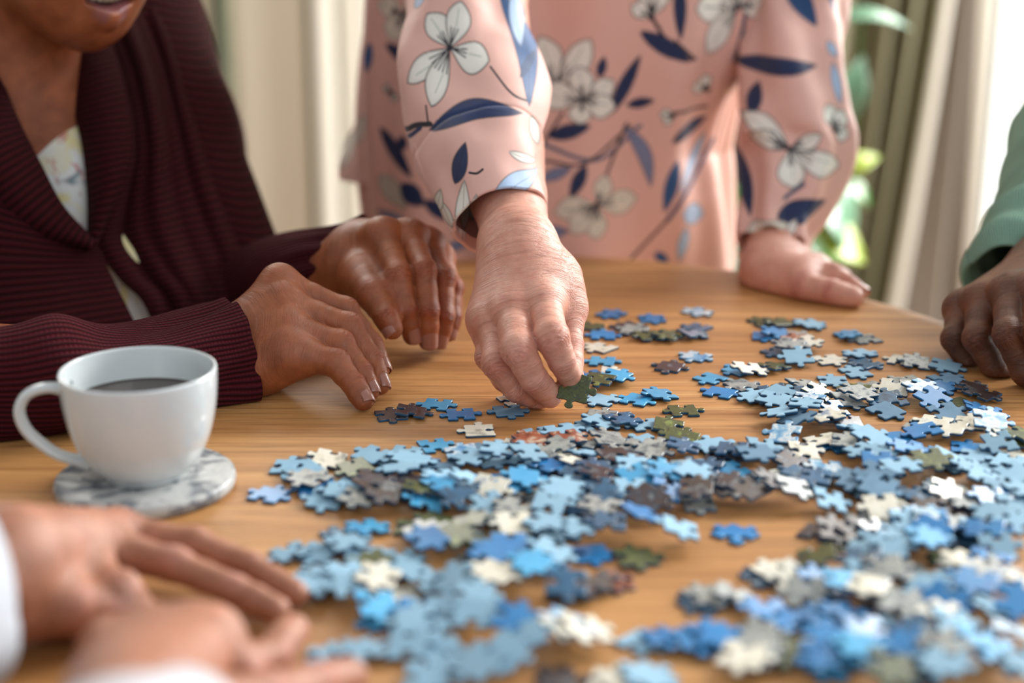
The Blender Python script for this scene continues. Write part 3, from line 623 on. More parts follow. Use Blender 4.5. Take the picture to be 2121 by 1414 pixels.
nail_dark = NT('fingernail_rose').out(lin((160, 108, 92)), .3, Coat_Weight=.3, Subsurface_Weight=.1, Subsurface_Scale=.002)
nail_pale = NT('fingernail_pink').out(lin((205, 150, 136)), .25, Coat_Weight=.3, Subsurface_Weight=.1, Subsurface_Scale=.002)
skin_brown = mat_skin('warm_brown_skin', (174, 100, 60), (134, 72, 40), (168, 80, 54), .38, lines=.42)
skin_pale = mat_skin('pale_aged_skin', (228, 170, 148), (206, 140, 116), (212, 118, 104), .36, lines=.75, bump=.0008)
skin_deep = mat_skin('deep_brown_skin', (122, 70, 40), (74, 41, 22), (112, 58, 38), .46)
skin_tan = mat_skin('tan_skin', (180, 122, 94), (148, 92, 64), (214, 142, 124), .45, lines=.4)
HF = .0007

# ---- hands of the seated woman in the maroon cardigan
up = unit(P(600, 600, 1.0)-P(600, 700, 1.06))
W0 = [P(430, 715, 1.10), P(492, 727, 1.075)]
hand_a = dict(up=unit([.1, -.72, .69]), kp=.014, wobble=.00022, wr=.0005, margin=.032,
    arm=[(P(330, 755, 1.06), .0225), (P(488, 727, 1.072), .0245)], armflat=(unit([.1, -.72, .69]), 1.12),
    palm=[(P(500, 684, 1.080), .0155, P(578, 588, 1.085), .0125), (P(496, 702, 1.075), .0185, P(590, 632, 1.071), .0130), (P(500, 733, 1.068), .0185, P(596, 683, 1.058), .0135), (P(532, 757, 1.058), .0185, P(598, 728, 1.047), .0145), (P(545, 768, 1.055), .0135, P(610, 748, 1.047), .0110)],
    fingers=[fing([(578, 586, 1.085), (714, 642, 1.083), (770, 712, 1.075), (789, 760, 1.066)], (10.5, 8.4, 7.6, 6.3), 10, nout=.8, roll=.35),
             fing([(590, 630, 1.071), (722, 676, 1.066), (770, 745, 1.059), (787, 796, 1.052)], (11.0, 8.8, 7.8, 6.6), 10, nout=.75, roll=.45),
             fing([(596, 682, 1.058), (704, 712, 1.053), (748, 770, 1.047), (765, 808, 1.042)], (11.2, 8.9, 7.8, 6.6), 10, nout=.75, roll=.45),
             fing([(600, 728, 1.047), (694, 752, 1.040), (733, 796, 1.033), (753, 829, 1.027)], (12.2, 9.0, 7.7, 6.5), 10, nout=.75, roll=.6),
             fing([(520, 690, 1.105), (600, 700, 1.12), (665, 730, 1.12), (715, 752, 1.112)], (15, 12, 10, 8), 0, thumb=1)])
hand_b = dict(up=unit([.15, -.75, .62]), kp=.013, wobble=.00018, wr=.0004, margin=.032,
    arm=[(P(600, 590, 1.26), .027), (P(735, 548, 1.185), .0265)],
    palm=[(P(745, 520, 1.185), .020, P(790, 487, 1.155), .0125), (P(760, 515, 1.19), .020, P(846, 490, 1.165), .0125), (P(765, 530, 1.195), .020, P(886, 507, 1.175), .012), (P(770, 550, 1.195), .018, P(908, 535, 1.188), .011), (P(745, 560, 1.18), .020, P(775, 590, 1.15), .016)],
    fingers=[fing([(792, 488, 1.153), (826, 568, 1.122), (842, 641, 1.115), (854, 694, 1.122)], (10.8, 8.9, 7.9, 6.6), 13, long=1, roll=-.35, kf=.001),
             fing([(848, 492, 1.163), (877, 560, 1.128), (887, 641, 1.119), (887, 704, 1.126)], (11.0, 9.0, 8.0, 6.9), 14, long=1, kf=.001),
             fing([(888, 510, 1.174), (918, 577, 1.144), (921, 653, 1.133), (910, 704, 1.137)], (10.6, 8.5, 7.6, 6.5), 13, long=1, roll=.3, kf=.001),
             fing([(910, 538, 1.187), (938, 597, 1.165), (938, 655, 1.155), (930, 690, 1.154)], (9.6, 7.6, 6.8, 5.8), 9, kf=.001),
             fing([(748, 568, 1.150), (775, 612, 1.118), (800, 655, 1.102), (812, 680, 1.100)], (16, 12, 9.2, 7.2), 12, thumb=1, up=[-.3, -.9, .2], roll=.9)])
# ---- pinching hand of the standing woman
hand_c = dict(up=unit([-.02, -.80, .58]), kp=.015, wobble=.00045, wr=.0006, margin=.036, kj=.008,
    arm=[(P(1045, 300, 1.20), .030), (P(1053, 410, 1.135), .0265), (P(1071, 500, 1.085), .0230)], armflat=(unit([0, -.80, .58]), 1.10),
    palm=[(P(1058, 514, 1.085), .0170, P(1022, 655, 1.050), .0140), (P(1066, 508, 1.080), .0195, P(1062, 640, 1.040), .0135), (P(1084, 508, 1.080), .0185, P(1125, 628, 1.040), .0135), (P(1062, 534, 1.090), .0150, P(1012, 660, 1.062), .0130),
          (P(1098, 528, 1.080), .0145, P(1146, 592, 1.062), .0165), (P(1126, 572, 1.075), .0160, P(1165, 640, 1.062), .0130), (P(1080, 560, 1.075), .020, P(1080, 640, 1.068), .017)],
    fingers=[fing([(1125, 630, 1.038), (1143, 698, 1.004), (1164, 748, 1.010), (1179, 778, 1.023)], (11.8, 11.0, 8.8, 7.0), 9, roll=.5),
             fing([(1062, 645, 1.038), (1073, 722, 1.000), (1107, 786, 1.008), (1136, 816, 1.024)], (12.2, 10.8, 9.0, 7.6), 11, roll=.35),
             fing([(1022, 662, 1.050), (1032, 752, 1.018), (1072, 806, 1.022), (1112, 824, 1.033)], (11.6, 10.0, 8.6, 7.4), 9, roll=.3),
             fing([(1008, 664, 1.064), (1014, 738, 1.045), (1044, 786, 1.045), (1072, 808, 1.048)], (10.5, 8.8, 7.8, 6.8), 0),
             fing([(1158, 575, 1.072), (1176, 640, 1.062), (1180, 715, 1.047), (1184, 786, 1.030)], (15, 10.6, 9.2, 7.4), 11, thumb=1, up=[.8, -.3, .3])])
# ---- resting hand of the standing woman
hand_d = dict(kt=.0045, up=unit([.2, -.2, .95]), kp=.014, margin=.034, wobble=.0002,
    arm=[(P(1604, 420, 1.405), .022), (P(1602, 480, 1.385), .0225), (P(1602, 545, 1.350), .0265)],
    palm=[(P(1590, 560, 1.335), .022, P(1665, 572, 1.305), .014), (P(1605, 560, 1.345), .022, P(1680, 560, 1.335), .013), (P(1615, 560, 1.355), .020, P(1690, 558, 1.36), .012), (P(1590, 575, 1.325), .019, P(1660, 590, 1.295), .015)],
    fingers=[fing([(1668, 562, 1.312), (1722, 570, 1.302), (1758, 590, 1.292), (1780, 606, 1.285)], (12, 9.5, 8.2, 7), 8),
             fing([(1684, 560, 1.335), (1735, 576, 1.325), (1768, 600, 1.312), (1786, 612, 1.306)], (12, 9, 8, 6.6), 0),
             fing([(1690, 558, 1.36), (1738, 575, 1.35), (1765, 597, 1.335), (1780, 607, 1.33)], (11, 8.5, 7.5, 6.5), 0),
             fing([(1610, 590, 1.315), (1668, 596, 1.288), (1722, 606, 1.272), (1764, 616, 1.264)], (16, 12.5, 11, 9), 0, thumb=1)])
# ---- fist of the man in the green jumper
hand_e = dict(up=unit([-.1, -.75, .65]), kp=.015, margin=.036, wobble=.0003, wr=.0006,
    arm=[(P(2260, 470, 1.25), .032), (P(2170, 560, 1.19), .030)],
    palm=[(P(2140, 590, 1.18), .022, P(1992, 640, 1.15), .0125), (P(2150, 585, 1.175), .022, P(2035, 625, 1.130), .0135), (P(2160, 580, 1.17), .022, P(2092, 608, 1.110), .0140), (P(2180, 580, 1.16), .022, P(2150, 600, 1.095), .0135)],
    fingers=[fing([(1992, 640, 1.148), (1979, 702, 1.124), (2004, 752, 1.122), (2040, 772, 1.128)], (11, 9.4, 8.2, 7), 0),
             fing([(2036, 626, 1.128), (2027, 700, 1.098), (2060, 762, 1.096), (2090, 784, 1.102)], (12, 10.4, 9.0, 7.8), 0),
             fing([(2094, 610, 1.108), (2092, 692, 1.070), (2124, 770, 1.068), (2156, 800, 1.078)], (12.6, 11, 9.6, 8), 0),
             fing([(2150, 604, 1.092), (2155, 690, 1.052), (2180, 765, 1.052), (2200, 800, 1.062)], (12.2, 10.6, 9.2, 8), 0),
             fing([(2200, 640, 1.15), (2190, 710, 1.12), (2160, 760, 1.11), (2130, 790, 1.105)], (16, 13, 11, 9), 0, thumb=1)])
# ---- hands of the person in white, near left corner
Z = lambda px, py, z: P(px, py, None, z)
def fz(pts, r, **k): return dict(j=[Z(*p) for p in pts], r=[x/1000 for x in r], nail=0, **k)
hand_f = dict(up=unit([-.05, -.45, .88]), kp=.013, margin=.034,
    arm=[(Z(-240, 1250, .045), .026), (Z(10, 1195, .036), .0245)],
    palm=[(Z(20, 1130, .048), .018, Z(238, 1108, .022), .0118), (Z(20, 1160, .042), .019, Z(195, 1130, .025), .0122), (Z(20, 1190, .035), .0195, Z(165, 1165, .023), .0122), (Z(20, 1220, .029), .019, Z(140, 1210, .018), .0122), (Z(10, 1250, .024), .016, Z(110, 1250, .017), .013)],
    fingers=[fz([(238, 1104, .022), (400, 1126, .019), (520, 1172, .013), (612, 1228, .0085)], (10.4, 8.0, 7.0, 6.1)),
             fz([(200, 1128, .025), (360, 1170, .021), (485, 1220, .015), (572, 1262, .0095)], (10.8, 8.2, 7.3, 6.3)),
             fz([(165, 1165, .023), (250, 1220, .022), (230, 1262, .014), (190, 1262, .010)], (10.4, 8.2, 7.4, 6.5)),
             fz([(140, 1205, .018), (205, 1262, .016), (180, 1290, .010), (150, 1285, .009)], (10, 7.6, 7, 6.2)),
             fz([(60, 1240, .023), (150, 1255, .021), (235, 1262, .015), (290, 1268, .011)], (14, 10.8, 9, 7.6), thumb=1)])
hand_g = dict(up=unit([0, -.35, .93]), kp=.013, margin=.034,
    arm=[(Z(250, 1640, .075), .027), (Z(275, 1480, .046), .0245)],
    palm=[(Z(250, 1460, .044), .018, Z(225, 1340, .020), .0115), (Z(265, 1460, .046), .019, Z(312, 1318, .026), .012), (Z(285, 1460, .046), .019, Z(385, 1318, .028), .012), (Z(310, 1460, .044), .018, Z(440, 1322, .026), .012)],
    fingers=[fz([(440, 1318, .026), (492, 1384, .018), (560, 1362, .0145), (606, 1306, .012)], (10.6, 8.6, 8.6, 7.5)),
             fz([(385, 1316, .028), (420, 1350, .022), (430, 1400, .013), (440, 1430, .010)], (10.6, 8.8, 7.8, 6.8)),
             fz([(312, 1316, .026), (330, 1360, .020), (350, 1400, .013), (370, 1430, .010)], (10.6, 8.6, 7.6, 6.6)),
             fz([(225, 1340, .020), (200, 1372, .017), (215, 1410, .012), (240, 1430, .009)], (9.6, 7.6, 6.8, 6)),
             fz([(430, 1480, .040), (540, 1455, .030), (650, 1420, .019), (722, 1400, .012)], (14, 11.6, 9.6, 8.2), thumb=1)])

def build_hand(spec, h): return make_hand(spec, h)
TESTM = None
seated = empty('person', (-.25, 1.3, T-.3), 'person in a maroon ribbed cardigan and floral top leaning over the table at left', 'person', 'people around the table')
standing = empty('person', (.03, 1.5, 0), 'person standing in a pink floral blouse pinching a puzzle piece', 'person', 'people around the table')
man = empty('person', (.55, 1.35, T-.3), 'person in a mint green jumper at the right edge with a closed hand', 'person', 'people around the table')
near_p = empty('person', (-.35, .6, T-.3), 'blurred person with white cuffs and clasped fingers at the near left', 'person', 'people around the table')
Va, Qa, Aa, Na = build_hand(hand_a, HF); Vb, Qb, Ab, Nb = build_hand(hand_b, HF)
Vc, Qc, Ac, Nc = build_hand(hand_c, HF); Vd, Qd, Ad, Nd = build_hand(hand_d, .0014)
Ve, Qe, Ae, Ne = build_hand(hand_e, .0012); Vf, Qf, Af, Nf = build_hand(hand_f, .0014); Vg, Qg, Ag, Ng = build_hand(hand_g, .0014)

# ------------------------------------------------------------------ cloth surfaces
def rest(V):
    """cloth and limbs lie on the table top instead of passing through it"""
    ins = ((V[:, 0]-CX)/TA)**2+((V[:, 1]-CY)/TB)**2 < 1.0; low = ins & (V[:, 2] < T+.0012) & (V[:, 2] > T-.12); V = V.copy(); V[low, 2] = T+.0012+(V[low, 2]-T)*-.004
    return V
def loft(name, keys, nseg, nring, m, parent, up=(0, 0, 1), disp=None, cuff=True, attrs=None, thick=.0018, a0=0.0):
    """keys: rows (x,y,z, half width, half height); the last key is the open end (cuff), turned inwards"""
    K = crom([list(k[0])+[k[1], k[2]] for k in keys], nring); C = K[:, :3]; tg = np.gradient(C, axis=0); tg /= np.linalg.norm(tg, axis=1)[:, None]
    up = np.asarray(up, float); U = up-tg*(tg@up)[:, None]; U /= np.linalg.norm(U, axis=1)[:, None]; S = np.cross(tg, U)
    a = np.linspace(0, 2*math.pi, nseg, endpoint=False)+a0; s = np.r_[0, np.cumsum(np.linalg.norm(np.diff(C, axis=0), axis=1))]
    A, Sg = np.meshgrid(a, s); off = disp(A, Sg, s[-1]) if disp is not None else 0*A
    ra = K[:, 3][:, None]+off; rb = K[:, 4][:, None]+off
    V = C[:, None]+S[:, None]*(np.cos(A)*ra)[..., None]+U[:, None]*(np.sin(A)*rb)[..., None]
    rm = (K[:, 3]+K[:, 4]).mean()/2; uv = np.stack([A*rm, Sg, 0*A], -1)
    if cuff:
        inner = []
        for q, (t, sh) in enumerate([(thick*.6, .0006), (thick*1.2, 0), (thick*1.4, -.003), (thick*2.6, -.009)]):
            c = C[-1]+tg[-1]*sh; inner.append(c+S[-1]*(np.cos(A[-1])*(ra[-1]-t))[:, None]+U[-1]*(np.sin(A[-1])*(rb[-1]-t))[:, None])
        V = np.concatenate([V, np.array(inner)]); uv = np.concatenate([uv, np.repeat(uv[-1:], 4, 0)])
    n = len(V); V = V.reshape(-1, 3); V = rest(V) if name != 'blouse_body' else V; at = dict(uv3=uv.reshape(-1, 3)); at.update(attrs(V) if attrs else {})
    return mesh_np(name, V, grid_faces(nseg, n), m, parent, attrs=at)
def patch(name, A, B, nu, nv, m, parent, bulge=.01, disp=None, ribs='v', attrs=None, thick=.003, toward=None):
    """curved sheet between two space curves given as (px,py,depth) lists"""
    a = crom([P(*p) for p in A], nv); b = crom([P(*p) for p in B], nv); u = np.linspace(0, 1, nu)[None, :, None]
    V = a[:, None]*(1-u)+b[:, None]*u; n = unit(toward if toward is not None else np.array([0, 0, T+CH])-V.mean((0, 1)))
    V = V+n*(bulge*4*u*(1-u)); mid = (a+b)/2; s = np.r_[0, np.cumsum(np.linalg.norm(np.diff(mid, axis=0), axis=1))]
    w = np.linalg.norm(a-b, axis=1)[:, None]*u[0, :, 0][None]; Sg = np.repeat(s[:, None], nu, 1)
    if disp is not None: V = V+n*disp(w, Sg, u[0, :, 0][None]+0*Sg, Sg/s[-1])[..., None]
    uv = np.stack([Sg, w, 0*w] if ribs == 'v' else [w, Sg, 0*w], -1).reshape(-1, 3); V = rest(V.reshape(-1, 3))
    at = dict(uv3=uv); at.update(attrs(V) if attrs else {})
    o = mesh_np(name, V, grid_faces(nu, nv, False), m, parent, attrs=at)
    if thick: mo = o.modifiers.new('thickness', 'SOLIDIFY'); mo.thickness = thick; mo.offset = 0
    return o
# flower print, laid out flat on the cloth (X across, Z up in the garment's own plane)
PINK, NAVY, BLUE, LAV, WHITE, CREAMY, INK, PBLUE = [np.array(lin(c)) for c in ((226, 178, 165), (34, 48, 86), (52, 96, 150), (128, 136, 168), (236, 232, 222), (220, 210, 194), (34, 32, 40), (176, 200, 230))]
def blob(x0, y0, x1, y1, w, bend=0, tip=.75, n=22):
    """petal or leaf outline from base to tip"""
    d = np.array([x1-x0, y1-y0], float); L = np.linalg.norm(d); d /= L; nn = np.array([-d[1], d[0]]); t = np.linspace(0, 1, n)
    prof = np.sin(math.pi*t**tip)**.8; c = np.array([x0, y0])+d*(t*L)[:, None]+nn*(bend*L*np.sin(math.pi*t))[:, None]
    return np.vstack([c+nn*(prof*w)[:, None], (c-nn*(prof*w)[:, None])[::-1]])
def paint(V, plane, items):
    d, = plane; x = 1060.5+V[:, 0]*FPX/d; zc = P(1060, 300, d)[2]; y = 300-(V[:, 2]-zc)*FPX/d*CP*1.0
    col = np.tile(PINK, (len(V), 1)); pts = np.stack([x, y], 1)
    for it in items:
        kind = it[0]
        if kind == 'poly':
            _, poly, c, ink = it; m = (x > poly[:, 0].min()-4) & (x < poly[:, 0].max()+4) & (y > poly[:, 1].min()-4) & (y < poly[:, 1].max()+4); ii = np.where(m)[0]
            if not len(ii): continue
            p = pts[ii]; ins = np.zeros(len(ii), bool); dist = np.full(len(ii), 1e9)
            for a, b in zip(poly, np.roll(poly, -1, 0)):
                ins ^= ((b[1] > p[:, 1]) != (a[1] > p[:, 1])) & (p[:, 0] < (a[0]-b[0])*(p[:, 1]-b[1])/(a[1]-b[1]+1e-9)+b[0])
                e = b-a; t = np.clip(((p-a)@e)/(e@e+1e-9), 0, 1); dist = np.minimum(dist, np.hypot(*(p-a-t[:, None]*e).T))
            al = np.clip(np.where(ins, dist, -dist)+.5, 0, 1)[:, None]
            sh = 1-.10*np.clip(1-dist/14, 0, 1)[:, None]; col[ii] = col[ii]*(1-al)+c*sh*al
            if ink: l = (np.clip(1.7-np.abs(dist-.3), 0, 1)*ink)[:, None]; col[ii] = col[ii]*(1-l)+INK*l
        else:
            _, line, wd, c = it; line = np.asarray(line, float); line = crom(line, 24) if len(line) > 2 else line
            m = (x > line[:, 0].min()-6) & (x < line[:, 0].max()+6) & (y > line[:, 1].min()-6) & (y < line[:, 1].max()+6); ii = np.where(m)[0]
            if not len(ii): continue
            p = pts[ii]; dist = np.full(len(ii), 1e9)
            for a, b in zip(line[:-1], line[1:]): e = b-a; t = np.clip(((p-a)@e)/(e@e+1e-9), 0, 1); dist = np.minimum(dist, np.hypot(*(p-a-t[:, None]*e).T))
            al = np.clip(wd-dist+.5, 0, 1)[:, None]; col[ii] = col[ii]*(1-al)+c*al
    return np.c_[col, np.ones(len(V))]
def flower(cx, cy, pet, c=WHITE, ink=.8):
    it = []
    for (tx, ty, w) in pet: it.append(('poly', blob(cx, cy, tx, ty, w*1.22, .05, 1.35), c, ink))
    for (tx, ty, w) in pet:
        for q in (-.35, 0, .35):
            dx, dy = tx-cx, ty-cy; it.append(('line', [(cx+dx*.05, cy+dy*.05), (cx+dx*.42-dy*q*.25, cy+dy*.42+dx*q*.25)], 1.4, INK*1.2))
        it.append(('line', [(cx+(tx-cx)*.45+3, cy+(ty-cy)*.45), (cx+(tx-cx)*.8, cy+(ty-cy)*.8-3)], .8, np.array([.25, .32, .28])))
    it.append(('poly', blob(cx-7, cy, cx+7, cy, 6), INK, 0)); return it
def leaf(x0, y0, x1, y1, w, c=NAVY, bend=0): return [('poly', blob(x0, y0, x1, y1, w, bend, .9), c, .5), ('line', [(x0, y0), ((x0+x1)/2-bend*(y1-y0), (y0+y1)/2+bend*(x1-x0)), (x1, y1)], .8, c*.5)]
def stem(pts, w=3, c=None): return [('line', pts, w, INK*1.3 if c is None else c)]
TORSO = (stem([(1330, 270), (1240, 335), (1120, 300)], 4, LAV*.5)+stem([(1310, 270), (1215, 340), (1130, 335)], 3)+stem([(1300, 265), (1265, 355), (1248, 400)], 3)+stem([(1395, 470), (1450, 400), (1500, 320)], 5, NAVY*1.3)+stem([(1300, 570), (1395, 470)], 3)
  +stem([(1350, 60), (1400, 130), (1440, 138)], 4)+stem([(1395, 100), (1440, 138)], 3)+stem([(1555, 50), (1545, 110), (1535, 150)], 5, LAV*.35)+stem([(1125, 230), (1115, 300)], 3)+stem([(1165, 240), (1125, 300)], 3)+stem([(1400, 246), (1480, 245)], 3)
  +leaf(1323, 82, 1432, 142, 17)+leaf(1400, -20, 1407, 98, 13)+leaf(1265, 245, 1325, 128, 14)+leaf(1240, 170, 1250, 130, 10)+leaf(1135, 286, 1224, 266, 15)+leaf(1300, 228, 1357, 218, 10)+leaf(1215, 345, 1183, 410, 14)+leaf(1298, 272, 1357, 398, 15, LAV, -.1)+leaf(1400, 308, 1480, 266, 14)+leaf(1415, 348, 1388, 452, 15, BLUE*.8)+leaf(1120, 372, 1185, 350, 12, LAV)
  +leaf(1480, 300, 1420, 420, 10, PBLUE)+leaf(1430, 460, 1480, 470, 22, PBLUE)+leaf(1440, 490, 1425, 560, 12, PBLUE)+leaf(1370, 540, 1400, 560, 10, BLUE)+leaf(1640, -20, 1705, 80, 26, NAVY)+leaf(1118, 482, 1180, 478, 12, LAV)
  +flower(1148, 186, [(1118, 92, 24), (1222, 96, 22), (1060, 150, 24)])+flower(1207, 214, [(1195, 148, 21), (1272, 178, 19), (1276, 232, 20), (1200, 262, 20), (1118, 206, 23)])
  +flower(1240, 428, [(1258, 368, 17), (1328, 420, 21), (1242, 498, 20), (1150, 440, 20), (1185, 482, 20)], CREAMY, .5)+flower(1535, 42, [(1437, 38, 28), (1470, 132, 22), (1535, -30, 26), (1640, 40, 26)])+flower(1345, 55, [(1330, -20, 20), (1365, -20, 18), (1304, 32, 14)])
  +flower(1480, 210, [(1440, 195, 12), (1462, 178, 12)])+flower(1400, 250, [(1370, 248, 9), (1380, 268, 8)])
  +leaf(775, 290, 845, 385, 15)+leaf(820, 330, 830, 300, 12)+leaf(790, 120, 870, 165, 14)+leaf(755, 120, 745, 180, 10, BLUE)+flower(830, 60, [(775, 40, 18), (870, 20, 20), (800, 110, 20), (860, 100, 18)], CREAMY, .4)+leaf(770, 390, 830, 450, 24, CREAMY*.8)+leaf(820, 400, 870, 440, 22)+leaf(870, 430, 940, 470, 16)+leaf(760, 470, 900, 500, 12, LAV)+leaf(705, 350, 740, 270, 12, CREAMY)+leaf(900, 540, 990, 500, 10, LAV)
  +flower(800, 215, [(785, 205, 8), (815, 230, 8)], CREAMY))
SLEEVE_L = (stem([(1015, 160), (1060, 205), (1100, 225)], 2)+stem([(832, 290), (858, 272), (890, 264)], 5)+stem([(840, 300), (868, 275)], 4, NAVY)
  +leaf(1035, 32, 1097, 232, 24, BLUE*.8, -.12)+leaf(1062, 28, 1080, 130, 16, PBLUE)+leaf(1078, 180, 1112, 140, 8, BLUE*.6)+leaf(888, 276, 1082, 240, 17, NAVY*1.25, -.14)+leaf(945, 358, 966, 284, 15, NAVY)+stem([(975, 333), (990, 333), (1002, 326)], 2)
  +flower(928, 128, [(876, 66, 22), (950, 40, 22), (1012, 150, 24), (838, 196, 17), (892, 232, 20)])+leaf(925, -10, 955, 25, 10, PBLUE)+leaf(960, 470, 965, 348, 16, WHITE)+leaf(975, 460, 990, 368, 13, WHITE)+leaf(940, 440, 915, 395, 12, CREAMY)+leaf(905, 425, 915, 375, 10, CREAMY)+leaf(1018, 388, 1116, 340, 22, PBLUE, -.08)+leaf(1055, 300, 1112, 326, 7, WHITE)+leaf(1000, 8, 1040, 30, 8, NAVY)+leaf(845, 60, 870, 20, 9, PBLUE)+stem([(885, 262), (880, 232)], 2)+leaf(1088, 90, 1112, 60, 9, WHITE)+leaf(1100, 250, 1118, 310, 9, WHITE)+leaf(1050, -10, 1110, 10, 14, NAVY)+leaf(1020, 420, 1050, 440, 8))
SLEEVE_R = (stem([(1555, 50), (1545, 110), (1530, 150)], 4, LAV*.4)+leaf(1535, 155, 1700, 155, 17)+leaf(1560, 250, 1582, 188, 13)+leaf(1545, 325, 1552, 432, 13)+leaf(1600, 425, 1712, 408, 20)+leaf(1533, 500, 1612, 490, 10)+leaf(1640, -30, 1705, 82, 24, BLUE*.6)+leaf(1735, 0, 1750, 60, 5, BLUE)+leaf(1725, 110, 1745, 140, 9, PBLUE)+leaf(1735, 150, 1750, 230, 10, PBLUE)+stem([(1620, 395), (1660, 370)], 4, LAV*.4)
  +flower(1636, 308, [(1545, 246, 18), (1560, 285, 14), (1640, 378, 24), (1745, 345, 20), (1700, 280, 12)])+flower(1735, 275, [(1715, 228, 14), (1755, 240, 14), (1765, 290, 12)])+leaf(1538, 462, 1628, 440, 22, CREAMY)+leaf(1620, 455, 1640, 430, 8, WHITE))
def mat_blouse():
    t = NT('floral_satin'); a = t.attr('paint'); o = t.obj(); f = t.noise(o, 900, 2)
    return t.out(a.outputs['Color'], .58, t.bump(f, .0001, .3), Sheen_Weight=.12, Specular_IOR_Level=.3)
mb = mat_blouse()
def paint_attr(d, items): return lambda V: dict(paint=paint(V, (d,), items))

# ---- standing person: blouse
blouse = empty('blouse', (0, 0, 0), None, None); blouse.parent = standing; blouse.location = -standing.location if False else (0, 0, 0)
def tkey(py, xl, xr, Yc=1.512, hd=.105, k=.985):
    d = Yc/(CP+(707-py)/FPX*SP); c = P((xl+xr)/2, py, d); return (c, (xr-xl)/2/FPX*d*k, hd)
def tdisp(A, S, L):
    f = .006*np.sin(3*A+9*S+.5)+.004*np.sin(7*A-14*S)+.0035*np.sin(13*A+4*S+2*np.sin(8*S)); f += .006*(noise2(A*1.6+3, S*9))
    return f*np.clip(1.15-S/L*.2, 0, 1)
keys = [tkey(900, 800, 1480), tkey(700, 780, 1500), tkey(575, 768, 1515), tkey(500, 758, 1518), tkey(400, 742, 1515), tkey(300, 735, 1512), tkey(200, 738, 1532), tkey(100, 752, 1560), tkey(0, 765, 1600), tkey(-120, 760, 1640)]
loft('blouse_body', keys, 900, 330, mb, standing, up=(0, -1, 0), disp=tdisp, cuff=False, attrs=paint_attr(1.405, TORSO), a0=.3)
patch('blouse_hem', [(765, 200, 1.56), (735, 260, 1.57), (705, 330, 1.58), (702, 372, 1.58)], [(790, 200, 1.53), (780, 270, 1.53), (768, 330, 1.53), (765, 385, 1.53)], 60, 90, mb, standing, .008, attrs=paint_attr(1.56, TORSO))
def skey(px, py, d, hw, hh=None): return (P(px, py, d), hw/FPX*d, (hh or hw)/FPX*d)
def sdisp(A, S, L):
    v = S/L; f = .0045*np.sin(2*A+30*S)*np.sin(v*3.1)+.003*np.sin(5*A-38*S+1.5)*np.clip(1.1-v, 0, 1)+.0030*noise2(A*2.2, S*50)+.0016*np.sin(9*A+60*S)*np.clip(1-v*1.3, 0, 1)
    f += np.where(v > .80, .0012, 0)-.0012*np.exp(-((v-.80)/.006)**2)
    sag = np.exp(-((v-.66)/.17)**2)*.010*np.clip(np.cos(A-math.pi*SL), 0, 1)**2
    return f+sag
SL = 1.0
sl_keys = [skey(975, -260, 1.33, 140), skey(972, -120, 1.285, 134), skey(968, 0, 1.25, 130, 112), skey(966, 100, 1.22, 132, 108), skey(968, 200, 1.19, 132, 104), skey(982, 300, 1.160, 122, 104), skey(1008, 382, 1.136, 108, 100), skey(1036, 455, 1.116, 98, 94)]
loft('sleeve', sl_keys, 700, 420, mb, standing, up=(0, -1, .3), disp=sdisp, attrs=paint_attr(1.135, SLEEVE_L), thick=.002, a0=.2)
def rdisp(A, S, L):
    v = S/L; return .006*np.sin(2*A+22*S)*np.clip(1-v, .2, 1)+.0035*np.sin(6*A-30*S)+.004*noise2(A*2, S*40)
sr_keys = [skey(1640, -260, 1.50, 125), skey(1645, -80, 1.47, 112), skey(1640, 50, 1.455, 106, 95), skey(1638, 150, 1.44, 112), skey(1645, 250, 1.43, 122), skey(1648, 330, 1.42, 118), skey(1630, 400, 1.40, 94, 90), skey(1608, 460, 1.385, 76, 74), skey(1598, 515, 1.368, 70, 72)]
loft('sleeve', sr_keys, 420, 260, mb, standing, up=(0, -1, .2), disp=rdisp, attrs=paint_attr(1.375, SLEEVE_R), a0=.2)

# ---- seated person: cardigan, top, head and neck
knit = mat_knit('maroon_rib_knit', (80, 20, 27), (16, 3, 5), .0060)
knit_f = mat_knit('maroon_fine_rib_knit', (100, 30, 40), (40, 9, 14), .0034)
def kd(A, S, L):
    v = S/L; return .0035*np.sin(2*A+24*S+1)+.0045*noise2(A*1.8+7, S*22)+.0022*np.sin(4*A-40*S)+.0010*np.sin(11*A+5*np.sin(12*S))*np.clip((v-.7)*4, 0, 1)+.010*np.exp(-((S-.165)/.022)**2)*np.clip(np.sin(A), 0, 1)
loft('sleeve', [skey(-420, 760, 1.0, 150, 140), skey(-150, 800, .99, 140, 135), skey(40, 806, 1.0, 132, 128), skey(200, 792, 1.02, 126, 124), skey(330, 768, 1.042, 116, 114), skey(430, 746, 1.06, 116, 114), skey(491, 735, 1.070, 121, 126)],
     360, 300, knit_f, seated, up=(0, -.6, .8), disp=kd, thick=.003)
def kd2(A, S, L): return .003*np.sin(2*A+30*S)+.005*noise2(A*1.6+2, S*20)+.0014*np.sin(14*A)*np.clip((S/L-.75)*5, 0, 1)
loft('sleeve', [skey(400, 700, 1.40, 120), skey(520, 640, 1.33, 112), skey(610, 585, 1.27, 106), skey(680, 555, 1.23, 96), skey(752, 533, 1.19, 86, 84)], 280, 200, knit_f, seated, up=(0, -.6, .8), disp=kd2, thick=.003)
def C(a, b, ra, rb, k=.03, flat=None): return (P(*a), P(*b), ra, rb, k, flat)
